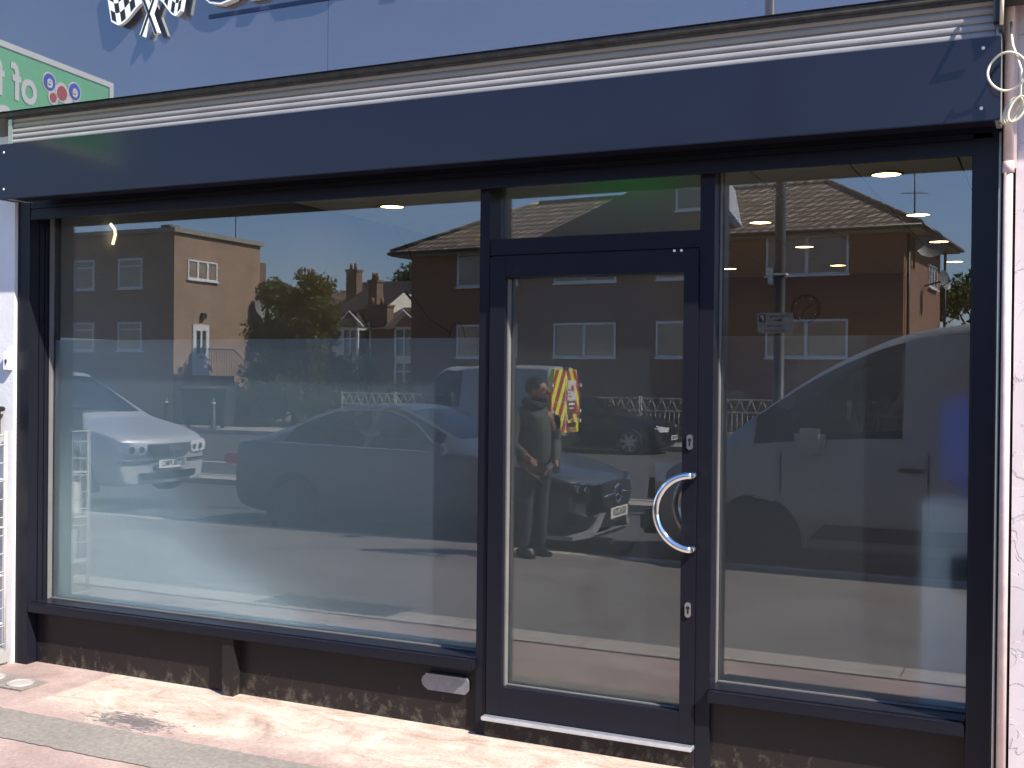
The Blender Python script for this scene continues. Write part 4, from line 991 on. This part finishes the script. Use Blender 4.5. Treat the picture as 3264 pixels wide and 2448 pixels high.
def flats():
    x0, x1, y0, y1 = -21.2, -3.88, -30.0, -36.2; ze = 5.98; z0 = -.3; th = R(4.5)
    t = thing('flats_building', 'red-brown brick block of flats with hipped pantile roof, across the road', 'block of flats', (x1-(x1*math.cos(th)-y0*math.sin(th)), y0-(x1*math.sin(th)+y0*math.cos(th)), 0), th)
    b = MB(); b.box(x0, x1, y1, y0, z0, ze); b.build('wall', 'brick_f', t)
    # roof: hip with overhang, ridge at centre
    o = .55; ym = (y0+y1)/2; zr = 8.1; xa, xb = x0-o, x1+o; ya, yb = y0+o, y1-o; zz = ze+.10; ra, rb = x0+3.6, x1-3.0
    rf = MB(); rf.face([(xa, ya, zz), (xb, ya, zz), (rb, ym, zr), (ra, ym, zr)]); rf.face([(xb, yb, zz), (xa, yb, zz), (ra, ym, zr), (rb, ym, zr)])
    rf.face([(xb, ya, zz), (xb, yb, zz), (rb, ym, zr)]); rf.face([(xa, yb, zz), (xa, ya, zz), (ra, ym, zr)])
    ro = rf.build('roof', 'pantile', t)
    b = MB(); b.tube([(rb, ym, zr), (xb, ya, zz+.03)], .09, 8); b.tube([(rb, ym, zr), (ra, ym, zr)], .09, 8); b.tube([(ra, ym, zr), (xa, ya, zz+.03)], .09, 8); b.build('ridge_tiles', 'pantile', ro)
    b = MB(); b.box(xa, xb, yb, ya, zz-.14, zz-.005); b.build('eaves_board', M('grey_eaves', (.3, .29, .27), .7), t)
    b = MB(); b.tube([(xa-.06, ya+.07, zz-.05), (xb+.06, ya+.07, zz-.05)], .065, 8); b.tube([(xb+.07, ya+.07, zz-.05), (xb+.07, yb, zz-.05)], .065, 8); b.tube([(x1+.09, y0-.25, zz-.1), (x1+.09, y0-.25, 0)], .045, 8); b.tube([(x1+.09, y0-6.6, zz-.1), (x1+.09, y0-6.6, 0)], .045, 8)
    b.build('gutter', 'black', t)
    # front gable wall over the middle, with an attic window
    gx = -10.7; b = MB(); b.prism([(gx-6.0, ze+.15), (gx+1.9, ze+.15), (gx+.2, 8.4), (gx-.1, 8.4)], 'y', y0-.9, y0+.02); go = b.build('gable_wall', M('smooth_gable_render', (.17, .125, .10), .8), t)
    b = MB(); b.prism([(gx+.2, 8.42), (gx+.42, 8.42), (gx+2.15, ze+.15), (gx+1.92, ze+.15)], 'y', y0-3.0, y0+.10); b.build('verge', 'curtain', ro)
    window(t, gx+.25, 7.35, .95, .75, 'y', y0+.02, 1)
    for cx, w in ((-17.93, 2.55), (-14.10, 2.3), (-10.85, 1.35), (-6.7, 2.5)):
        window(t, cx, 5.38, w, 1.2, 'y', y0, 2 if w > 1.6 else 1, False); window(t, cx, 2.86, w, 1.16, 'y', y0, 2 if w > 1.6 else 1, cx > -8)
    window(t, -34.7, 5.0, 1.5, .75, 'x', x1, 3)
    MB().box(-17.4, -16.7, y0, y0+.02, 1.5, 1.95).build('wall_notice', M('faint_notice', (.2, .2, .2), .7), t)
    # dishes and aerial mast on the right-hand gable
    def dish(cx, cy, cz, r, d, name='satellite_dish'):
        b = MB(); d = Vector(d).normalized(); a = d.orthogonal().normalized(); w = d.cross(a); N = 28; K = 5
        for k in range(K):
            for i in range(N):
                def q(kk, ii):
                    rr_ = r*kk/K; an = 2*math.pi*ii/N; return Vector((cx, cy, cz))+a*rr_*math.cos(an)+w*rr_*math.sin(an)+d*(.22*rr_*rr_/r)
                b.face([q(k, i), q(k+1, i), q(k+1, i+1), q(k, i+1)], 0, True)
        c = Vector((cx, cy, cz)); b.tube([c-w*r*.9, c+d*r*1.1-w*r*.2], .015, 6, 1); b.tube([c+d*r*1.05-w*r*.2, c+d*r*1.22-w*r*.2], .05, 10, 1)
        b.tube([c, c-d*.15, Vector((x1+.02, cy, cz-.15))], .025, 8, 1)
        return b.build(name, ['dishgrey', 'black'], t)
    dish(-3.42, -31.2, 5.7, .46, (.55, 1, .25)); dish(-3.3, -33.2, 4.75, .32, (1, .35, .25))
    b = MB(); b.tube([(x1+.12, -30.9, 4.9), (x1+.12, -30.9, 8.3)], .025, 8); b.tube([(x1, -30.9, 5.0), (x1+.12, -30.9, 5.0)], .02, 6); b.tube([(x1-.25, -30.9, 7.2), (x1+.5, -30.9, 7.15)], .012, 6)
    for i in range(6): b.tube([(x1-.2+.1*i, -30.7, 7.19), (x1-.2+.1*i, -31.1, 7.19)], .006, 5)
    b.build('aerial_mast', 'black', t)
    return t
mat['dishgrey'] = M('grey_dish', (.14, .15, .14), .5)
flats()

def brick_house():
    x1, y0 = -28.4, -27.0
    t = thing('brick_building', 'flat-roofed tan brick building with a white door in its sunlit end wall', 'building', (0, 0, 0))
    b = MB(); b.box(-40, x1, -31.9, y0, -.3, 6.68); b.build('wall', 'brick_l', t)
    b = MB(); b.box(-40.1, x1+.12, -32.0, y0+.12, 6.683, 6.84); b.build('parapet_coping', M('grey_coping', (.28, .26, .22), .8), t)
    MB().box(x1-.5, x1-.05, -27.35, y0+.15, 6.845, 6.93).build('parapet_block', M('coping_block', (.18, .16, .14), .8), t)
    for cx, w in ((-30.45, 1.15), (-32.7, 1.0), (-35, 1.1), (-38, 1.1)):
        window(t, cx, 5.25, w, 1.1, 'y', y0, 1, True, True); window(t, cx, 2.95, w, 1.05, 'y', y0, 1, True, True)
    window(t, -28.5, 5.42, 1.62, .72, 'x', x1, 3)
    d = MB(); d.box(x1, x1+.05, -28.86, -27.98, 1.55, 3.42); do_ = d.build('door', 'frameW', t)
    b = MB(); b.box(x1+.052, x1+.06, -28.36, -28.16, 2.35, 3.2); b.box(x1+.052, x1+.06, -28.68, -28.48, 2.35, 3.2); b.box(x1+.052, x1+.062, -28.52, -28.30, 2.18, 2.25); b.build('door_glazing', 'pane', do_)
    b = MB(); b.box(x1, x1+.15, -28.6, -28.4, 3.65, 3.85); b.build('wall_lamp', 'black', t)
    # landing and stair with thin railing
    b = MB(); b.box(x1, x1+1.1, -29.0, -27.6, -.3, 1.54)
    for i in range(9): b.box(x1+.1, x1+1.1, -29.0-.28*(i+1), -29.0-.28*i, -.3, 1.5-.19*(i+1))
    b.build('stair', 'brick_c', t)
    b = MB()
    for y in [-27.6-.14*i for i in range(11)]: b.tube([(x1+1.1, y, 1.54), (x1+1.1, y, 2.5)], .012, 5)
    b.tube([(x1+1.1, -27.6, 2.5), (x1+1.1, -29.0, 2.5), (x1+1.1, -31.4, .95)], .018, 6)
    for i in range(17): b.tube([(x1+1.1, -29.0-.14*i, -.2), (x1+1.1, -29.0-.14*i, 2.5-.091*i)], .010, 5)
    b.tube([(x1+.6, -27.6, 2.5), (x1+1.1, -27.6, 2.5)], .018, 6); b.build('stair_railing', 'black', t)
    dd = Vector((-28.0, -31.8, 4.3)); b = MB(); b.tube([(x1+.02, -31.6, 4.0), (-28.0, -31.8, 3.9), dd], .03, 8, 1)
    n = Vector((.9, .35, .2)).normalized(); a = n.orthogonal().normalized(); w = n.cross(a)
    for i in range(28):
        p = lambda r, i: dd+a*r*math.cos(2*math.pi*i/28)+w*r*math.sin(2*math.pi*i/28)+n*(.2*r*r)
        b.face([p(0, i), p(.3, i), p(.3, i+1)], 0, True); b.face([p(.3, i), p(.55, i), p(.55, i+1), p(.3, i+1)], 0, True)
    b.build('satellite_dish', ['dishgrey', 'black'], t)
    MB().box(x1+.02, x1+.5, -31.7, -31.2, 2.6, 3.0).build('blue_sign', M('blue_wall_sign', (.06, .10, .2), .5), t)
    b = MB(); b.box(-29.3, -28.72, -32.7, -32.02, -.2, 6.1); b.tube([(-29.0, -32.35, 6.1), (-29.0, -32.35, 6.6)], [.13, .10], 10); b.build('chimney', 'brick_c', t)
    b = MB(); b.tube([(-28.9, -31.0, 6.8), (-28.9, -31.0, 8.4)], .02, 6); b.tube([(-29.3, -31.2, 8.05), (-27.9, -30.6, 8.0)], .015, 5)
    for i in range(8): b.tube([(-29.2+.17*i, -31.3+.07*i, 8.03), (-29.2+.17*i, -30.9+.07*i, 8.03)], .008, 5)
    b.build('aerial', 'black', t)
    return t
brick_house()

def gable_house(name, label, x0, x1, y0, depth, ze, zr, wallm, roofm, bay=None, chim=(), group=None, ridge='x', dormer=None):
    t = thing(name, label, 'house', (0, 0, 0), 0, group)
    y1 = y0-depth; b = MB(); b.box(x0, x1, y1, y0, -.3, ze); b.build('wall', wallm, t)
    r = MB(); o = .3
    if ridge == 'x':
        ym = (y0+y1)/2
        for (ya, s) in ((y0+o, 1), (y1-o, -1)): r.face([(x0-.1, ya, ze-.1), (x1+.1, ya, ze-.1), (x1+.1, ym, zr), (x0-.1, ym, zr)])
        w = MB(); 
        for xx in (x0, x1): w.face([(xx, y0, ze), (xx, y1, ze), (xx, ym, zr-.1)])
    else:
        xm = (x0+x1)/2
        for (xa, s) in ((x0-o, 1), (x1+o, -1)): r.face([(xa, y0+.2, ze-.1), (xa, y1, ze-.1), (xm, y1, zr), (xm, y0+.2, zr)])
        w = MB(); 
        for yy in (y0+.003, y1): w.face([(x0, yy, ze), (x1, yy, ze), (xm, yy, zr-.1)])
    ro = r.build('roof', roofm, t, fix=False); w.build('gable', wallm, t, fix=False)
    if bay:
        bx, bw = bay
        q = [(bx-bw/2, y0), (bx-bw*.28, y0+.75), (bx+bw*.28, y0+.75), (bx+bw/2, y0)]
        b = MB(); b.prism(q, 'z', -.3, .75); b.prism(q, 'z', 2.3, 2.7); b.prism(q, 'z', 4.15, 4.35); b.build('bay', 'whitewall', t)
        b = MB(); q2 = [(p[0]*1.0+(p[0]-bx)*-.06, p[1]-.06) for p in q]; b.prism(q2, 'z', .76, 2.29); b.prism(q2, 'z', 2.71, 4.14); b.build('bay_glass', 'pane', t)
        f = MB()
        for (za, zb_) in ((.75, 2.3), (2.7, 4.15)):
            for p in q: f.box(p[0]-.06, p[0]+.06, p[1]-.08, p[1]+.03, za, zb_)
            f.box(bx-.04, bx+.04, y0+.66, y0+.76, za, zb_); f.box(bx-bw*.28, bx+bw*.28, y0+.66, y0+.765, zb_-.5, zb_-.42)
        f.build('bay_frame', 'frameW', t)
        rr2 = MB(); ap = (bx, y0+.05, 5.25)
        for i in range(3): rr2.face([(q[i][0], q[i][1]+.1, 4.33), (q[i+1][0], q[i+1][1]+.1, 4.33), ap])
        rr2.build('bay_roof', roofm, t, fix=False)
        b = MB(); b.tube([(q[0][0]-.1, y0+.86, 4.31), ap[:1]+(y0+.9, 5.2), (q[3][0]+.1, y0+.86, 4.31)], .06, 6); b.build('bay_bargeboard', 'frameW', t)
    for (cx, cy, w_, z0_, z1_) in chim:
        b = MB(); b.box(cx-w_/2, cx+w_/2, cy-.35, cy+.35, z0_, z1_); b.box(cx-w_/2-.06, cx+w_/2+.06, cy-.41, cy+.41, z1_+.002, z1_+.13); co = b.build('chimney', 'brick_c', t)
        b = MB()
        for k in (-.25, .1): b.tube([(cx+k*w_*1.2, cy, z1_+.13), (cx+k*w_*1.2, cy, z1_+.55)], [.11, .09], 10)
        b.build('chimney_pot', M('terracotta_pot', (.26, .13, .08), .7), co)
    if dormer:
        dx, dz, dy, dw, dh = dormer
        b = MB(); b.box(dx-dw/2, dx+dw/2, dy-2.5, dy, dz, dz+dh); b.build('dormer', 'slate2', t)
        MB().box(dx-dw/2-.1, dx+dw/2+.1, dy-2.5, dy+.15, dz+dh, dz+dh+.12).build('dormer_roof', 'frameW', t)
        window(t, dx-dw*.25, dz+dh*.5, dw*.32, dh*.7, 'y', dy, 2); window(t, dx+dw*.25, dz+dh*.5, dw*.32, dh*.7, 'y', dy, 2)
    return t
gh = 'terraced houses seen beyond the tree'
gable_house('terraced_house', 'cream house with bay window just right of the big tree, under a dark slate roof', -37.9, -34.9, -50, 8, 4.6, 6.7, 'whitewall', 'slate2', (-35.55, 1.7), [(-35.3, -51.5, .55, 5.0, 7.0)], gh, 'x')
gable_house('terraced_house', 'house with white bay window beside the flats, under a low red-brown roof', -34.9, -29.5, -50.0, 8, 4.3, 5.7, 'brick_c', 'slate', (-32.05, 2.0), [(-34.5, -50.6, 1.5, 3.9, 5.5)], gh, 'x')
gable_house('dormer_house', 'dark roofed house with two white dormer windows behind the terrace', -42.5, -33.0, -56.5, 10, 5.0, 8.0, 'brick_c', 'slate2', None, [(-41.3, -58.4, .8, 6.2, 8.4), (-36.0, -61.5, .6, 7, 8.1)], None, 'x', (-37.75, 5.35, -57.6, 2.1, 1.3))
gable_house('gable_house', 'red roofed gabled house with chimney pots behind the tree top', -47.5, -42.6, -56.0, 8, 4.8, 7.4, 'brick_c', 'slate', None, [(-43.7, -57.0, .7, 6.2, 8.0)], None, 'y')

# ------------------------------------------------------------------ trees
def leafmat(name, a, c, z=.35):
    m, nt, b = newmat(name); v = ocoord(nt)
    nt.links.new(ramp(nt, noise(nt, 1.4, 6, .7, v), [(.3, a), (.7, c)]), b.inputs['Base Color']); b.inputs['Roughness'].default_value = .55
    b.inputs['Specular IOR Level'].default_value = .3
    tr = S(nt, 'ShaderNodeBsdfTranslucent'); tr.inputs[0].default_value = c4(tuple(min(1, q*1.5) for q in c)); mx = S(nt, 'ShaderNodeMixShader'); mx.inputs[0].default_value = .35
    out = nt.nodes['Material Output']; nt.links.new(b.outputs[0], mx.inputs[1]); nt.links.new(tr.outputs[0], mx.inputs[2]); nt.links.new(mx.outputs[0], out.inputs[0]); return m
mat['leaf1'] = leafmat('olive_leaves', (.04, .055, .018), (.12, .135, .045)); mat['leaf2'] = leafmat('deep_green_leaves', (.035, .055, .02), (.10, .13, .045))
mat['bark'] = M('bark', (.09, .07, .05), .9, var=.3, bmp=.5)
def leaves(cents, n, leaf, seed, squash=.8):
    g_ = np.random.default_rng(seed); cents = np.array(cents, float); wts = cents[:, 3]**2; wts /= wts.sum()
    idx = g_.choice(len(cents), n, p=wts); d = g_.normal(size=(n, 3)); d /= np.linalg.norm(d, axis=1)[:, None]
    rad = cents[idx, 3]*(g_.random(n)**.45)*(.85+.3*np.sin(d[:, 0]*7+idx)*np.cos(d[:, 2]*6))
    c = cents[idx, :3]+d*rad[:, None]*np.array([1, 1, squash])
    a = g_.normal(size=(n, 3)); a /= np.linalg.norm(a, axis=1)[:, None]; b_ = np.cross(a, g_.normal(size=(n, 3))); b_ /= np.linalg.norm(b_, axis=1)[:, None]
    s = leaf*(.6+.8*g_.random(n))[:, None]
    V_ = np.stack([c-a*s, c+b_*s*.45, c+a*s, c-b_*s*.45], 1).reshape(-1, 3)
    return V_, np.arange(n*4).reshape(-1, 4)
def tree(name, label, loc, trunk_h, blobs, n, leaf, m, seed, cat='tree', group=None, tr=.16):
    t = thing(name, label, cat, loc, 0, group)
    r = random.Random(seed); b = MB()
    b.tube([(0, 0, 0), (.05, .03, trunk_h*.5), (0, .08, trunk_h), (.1, 0, trunk_h*1.5)], [tr, tr*.8, tr*.6, tr*.3], 10)
    for (x, y, z, rad) in blobs[:10]: b.tube([(0, 0, trunk_h*.75), (x*.5, y*.5, trunk_h*.6+z*.4), (x, y, z)], [tr*.45, tr*.3, tr*.08], 7)
    b.build('trunk', 'bark', t)
    V_, F_ = leaves(blobs, n, leaf, seed); me = bpy.data.meshes.new('crown'); me.from_pydata(V_.tolist(), [], F_.tolist()); me.materials.append(mat[m]); o = bpy.data.objects.new('crown', me); COL.objects.link(o); o.parent = t
    return t
def blobs(seed, n, rx, ry, z0, z1, r0_, r1_, taper=.4):
    r = random.Random(seed); out = []
    for i in range(n):
        u = r.random(); z = z0+(z1-z0)*u; k = (1-taper*u)*math.sqrt(r.random()); a = r.random()*6.283
        out.append((rx*k*math.cos(a), ry*k*math.sin(a), z, r0_+(r1_-r0_)*r.random()))
    return out
tree('broadleaf_tree', 'large olive-green tree between the brick building and the terraced houses', (-24.7, -29.2, -.2), 1.4, blobs(5, 70, 2.6, 1.9, .6, 5.0, .40, .82, .56)+[(-1.2, 0, 4.9, .5), (.2, 0, 5.3, .3), (.25, 0, 5.55, .18), (.6, .1, 5.0, .3), (.85, .2, 5.2, .22), (.85, .2, 5.4, .14)], 30000, .085, 'leaf1', 11)
tree('broadleaf_tree', 'dark tree at the far right edge beside the flats', (-1.6, -38.5, -.2), 2.2, blobs(6, 40, 2.6, 2.2, 2.2, 5.6, .5, .95, .35), 12000, .11, 'leaf2', 12)
tree('broadleaf_tree', 'dark distant tree touching the left eaves of the flats', (-46.2, -75, -.2), 4, blobs(8, 46, 4.2, 3, 4.2, 10.4, .9, 1.5, .4), 9000, .17, 'leaf2', 13, group='distant trees')
tree('broadleaf_tree', 'green distant trees over the roofs, left of the dark one', (-52.5, -76, -.2), 4, blobs(9, 46, 4.6, 3, 4.0, 8.9, .8, 1.4, .3), 9000, .17, 'leaf1', 14, group='distant trees')
tree('broadleaf_tree', 'pale green distant tree low over the terrace chimneys', (-60, -77, -.2), 4, blobs(10, 40, 5.4, 3, 3.6, 8.4, .8, 1.3, .3), 7000, .17, 'leaf1', 15, group='distant trees')
tree('shrub', 'low dark hedge-like shrub at the foot of the large tree', (-22.9, -28.0, -.2), .3, blobs(20, 24, 1.7, .7, .3, 1.1, .25, .45, .2), 6000, .06, 'leaf2', 16, 'shrub', tr=.05)
tree('shrub', 'leafy green shrub below the bay window next to the flats', (-19.9, -28.6, -.2), .5, blobs(21, 20, .8, .6, .4, 1.6, .2, .4, .4), 4000, .06, 'leaf2', 17, 'shrub', tr=.05)
def palm():
    t = thing('palm', 'spiky palm-like plant in front of the terraced houses', 'palm', (-21.75, -29.4, -.2)); MB().tube([(0, 0, 0), (.03, 0, 1.2), (0, 0, 2.1)], [.16, .13, .1], 10).build('trunk', 'bark', t)
    b = MB(); r = random.Random(4)
    for i in range(340):
        a = r.random()*6.283; e = r.uniform(-.9, 1.3); L = r.uniform(.6, 1.0); d = Vector((math.cos(a)*math.cos(e), math.sin(a)*math.cos(e), math.sin(e))); z0_ = r.uniform(1.7, 2.2)
        w = Vector((-math.sin(a), math.cos(a), 0))*.022; p0 = Vector((0, 0, z0_)); p1 = p0+d*L*.6; p2 = p0+d*L+Vector((0, 0, -.18*L))
        b.face([p0-w, p0+w, p1+w, p1-w]); b.face([p1-w, p1+w, p2])
    b.build('fronds', 'leaf2', t, fix=False)
palm()

# ------------------------------------------------------------------ the man on the footway
def skin(name, verts, edges, m, parent, root=0, sub_=2):
    """verts: list of (x,y,z,r)"""
    me = bpy.data.meshes.new(name); me.from_pydata([v[:3] for v in verts], edges, []); me.materials.append(mat[m] if isinstance(m, str) else m)
    o = bpy.data.objects.new(name, me); COL.objects.link(o); o.parent = parent
    md = o.modifiers.new('skin', 'SKIN'); md.use_smooth_shade = True; md.branch_smoothing = .6
    sk = me.skin_vertices[0].data if me.skin_vertices else None
    if sk is None:
        bm = bmesh.new(); bm.from_mesh(me); bm.verts.layers.skin.verify(); bm.to_mesh(me); bm.free(); sk = me.skin_vertices[0].data
    for i, v in enumerate(verts):
        rad = v[3]; sk[i].radius = rad if isinstance(rad, tuple) else (rad, rad); sk[i].use_root = (i == root)
    s = o.modifiers.new('sub', 'SUBSURF'); s.levels = s.render_levels = sub_
    return o
mat['skinm'] = M('brown_skin', (.30, .15, .09), .55, var=.08); mat['jacket'] = M('olive_grey_jacket', (.045, .048, .038), .8, var=.15, nscale=12, bmp=.3)
mat['trouser'] = M('dark_trousers', (.03, .033, .045), .85); mat['hair'] = M('black_hair', (.012, .01, .01), .8, bmp=.6, nscale=20); mat['scarf'] = M('black_hood', (.02, .02, .024), .9)
def man():
    t = thing('person', 'man with short dark hair and beard in olive jacket, holding a phone at his waist', 'person', (-4.45, -5.3, -.11))
    # body: pelvis root, spine, neck, head, arms, legs.  He faces +X and a little towards the shop (+Y)
    f = Vector((.80, .60, 0)).normalized(); s = Vector((-f.y, f.x, 0))   # s = his left
    def W(a, b, z): p = f*a+s*b; return (p.x, p.y, z)
    V_ = []; E_ = []
    def add(p, r, prev=None):
        V_.append((p[0], p[1], p[2], r)); i = len(V_)-1
        if prev is not None: E_.append((prev, i))
        return i
    pel = add(W(0, 0, .90), .13); sp1 = add(W(0, 0, 1.05), .12, pel); sp2 = add(W(0, 0, 1.22), .135, sp1); sp3 = add(W(-.01, 0, 1.36), .11, sp2); nk = add(W(.0, 0, 1.45), .055, sp3)
    hb = add((.02, 0.01, 1.53), .07, nk); hc = add((.03, .01, 1.605), .082, hb)
    hands = []
    for sd, el, wr in ((1, W(.02, .27, 1.08), W(.24, .20, .97)), (-1, W(-.05, -.27, 1.08), W(.22, -.12, .90))):
        sh = add(W(-.01, sd*.165, 1.36), .062, sp3); e = add(el, .045, sh); w_ = add(wr, .028, e); d = (Vector(wr)-Vector(el)).normalized()
        pm = add(tuple(Vector(wr)+d*.07), (.036, .018), w_); hands.append((Vector(wr)+d*.09, d, sd))
    for sd in (1, -1):
        hp_ = add(W(0, sd*.09, .84), .085, pel); kn = add(W(.03*sd, sd*.10, .47), .055, hp_); an = add(W(.03*sd-.02, sd*.11, .09), .034, kn); pass
    bd = skin('body', V_, E_, 'skinm', t)
    for (p, d, sd) in hands:
        n = Vector((0, 0, 1)); q = d.cross(n).normalized()
        FV = []; FE = []
        for k in range(4):
            base = p+q*(k-1.5)*.019-d*.02; L = (.062, .074, .07, .055)[k]; i0 = len(FV)
            for j in range(4):
                tt = j/3; FV.append((*(base+d*(L*tt*(1-.25*tt))+Vector((0, 0, -.03*tt*tt))), .0085-.002*tt)); 
                if j: FE.append((i0+j-1, i0+j))
        th = p-d*.05+q*.03*sd; i0 = len(FV)
        for j in range(3): FV.append((*(th+q*sd*.018*j+d*.024*j), .0095-.001*j)); 
        FE += [(i0, i0+1), (i0+1, i0+2)]
        # tie the finger roots together through the palm
        for k in range(3): FE.append((k*4, (k+1)*4))
        FE.append((0 if sd < 0 else 12, i0))
        skin('hand_fingers', FV, FE, 'skinm', bd, 0, 1)
    # face pieces
    fx = .03
    b = MB()
    def blob(mb, c, r, sc, mi=0):
        bm = bmesh.new(); bmesh.ops.create_icosphere(bm, subdivisions=3, radius=1, matrix=Matrix.Translation(c) @ Matrix.Diagonal((r*sc[0], r*sc[1], r*sc[2], 1))); mb.bm(bm, mi, True)
    hd = MB(); blob(hd, (.04, .01, 1.585), .1, (.98, .76, 1.15)); blob(hd, (.085, .01, 1.525), .05, (.9, .85, .9)); blob(hd, (.142, .01, 1.575), .02, (1.0, .8, 1.3)); blob(hd, (.03, .088, 1.575), .022, (.8, .5, 1.5)); blob(hd, (.03, -.068, 1.575), .022, (.8, .5, 1.5))
    blob(hd, (.118, .01, 1.61), .03, (.7, 1.5, .5)); blob(hd, (.128, .01, 1.535), .018, (.7, 1.2, .5)); hd.build('head', 'skinm', t)
    e = MB(); blob(e, (.125, .042, 1.595), .011, (.8, 1, .8), 0); blob(e, (.125, -.022, 1.595), .011, (.8, 1, .8), 0); blob(e, (.128, .042, 1.618), .014, (.5, 1.2, .3), 0); blob(e, (.128, -.022, 1.618), .014, (.5, 1.2, .3), 0); e.build('eyes', 'text', t)
    h = MB(); bm = bmesh.new(); bmesh.ops.create_icosphere(bm, subdivisions=4, radius=1)
    rr_ = random.Random(2)
    for v in bm.verts:
        k = 1+rr_.uniform(-.02, .05); v.co = Vector((.018+v.co.x*.104*k, .01+v.co.y*.086*k, 1.625+v.co.z*.095*k))
    bmesh.ops.delete(bm, geom=[v for v in bm.verts if (v.co.z < 1.60 and v.co.x > .0) or v.co.z < 1.545 or (v.co.x > .095 and v.co.z < 1.66)], context='VERTS'); h.bm(bm, 0, True); h.build('hair', 'hair', t)
    bb2 = MB(); blob(bb2, (.085, .01, 1.505), .055, (.9, .95, .65)); blob(bb2, (.05, .062, 1.53), .03, (.9, .5, 1.3)); blob(bb2, (.05, -.042, 1.53), .03, (.9, .5, 1.3)); bb2.build('beard', 'hair', t)
    J = []; JE = []
    def aj(p, r, prev=None):
        J.append((*p, r)); i = len(J)-1
        if prev is not None: JE.append((prev, i))
        return i
    a0 = aj(W(0, 0, 1.08), (.185, .15)); a1 = aj(W(0, 0, .86), (.18, .145), a0); a2 = aj(W(0, 0, 1.24), (.19, .15), a0); a3 = aj(W(-.01, 0, 1.37), (.15, .12), a2); a4 = aj(W(0, 0, 1.46), .085, a3)
    for sd, el, wr in ((1, W(.02, .27, 1.08), W(.23, .205, .975)), (-1, W(-.05, -.27, 1.08), W(.21, -.125, .905))):
        q1 = aj(W(-.01, sd*.18, 1.36), .085, a3); q2 = aj(el, .066, q1); q3 = aj(wr, .046, q2)
    skin('jacket', J, JE, 'jacket', t)
    bq = MB(); bq.tube([(.0+.085*math.cos(a), .01+.09*math.sin(a), 1.465-.02*math.cos(a)) for a in [2*math.pi*i/20 for i in range(20)]], .036, 10, closed=True); bq.build('hood', 'scarf', t)
    T = []; TE = []
    def at(p, r, prev=None):
        T.append((*p, r)); i = len(T)-1
        if prev is not None: TE.append((prev, i))
        return i
    p0 = at(W(0, 0, .90), (.165, .13))
    for sd in (1, -1):
        x1 = at(W(0, sd*.09, .78), .10, p0); x2 = at(W(.03*sd, sd*.10, .47), .078, x1); x3 = at(W(.03*sd-.02, sd*.11, .08), .062, x2)
    skin('trousers', T, TE, 'trouser', t)
    for sd in (1, -1):
        b = MB(); c = Vector(W(.03*sd-.02, sd*.11, .0)); pts = [c-f*.07+Vector((0, 0, .04)), c+Vector((0, 0, .05)), c+f*.1+Vector((0, 0, .04)), c+f*.19+Vector((0, 0, .03))]
        b.tube(pts, [.040, .052, .046, .03], 12); b.build('shoe', 'black', t)
    MB().box(.10, .13, .03, .034, 1.25, 1.27).build('jacket_logo', 'white', t)
    ph = hands[1][0]+hands[1][1]*.03+Vector((0, 0, .012))
    o = MB().box(-.075, .075, -.036, .036, -.004, .004, bev=.003).build('mobile_phone', 'black'); o.location = Vector(t.location)+ph
    o.rotation_euler = (0, .35, math.atan2(hands[1][1].y, hands[1][1].x)); tag(o, "dark mobile phone held in the man's hand at waist height", 'phone')
    return t
man()
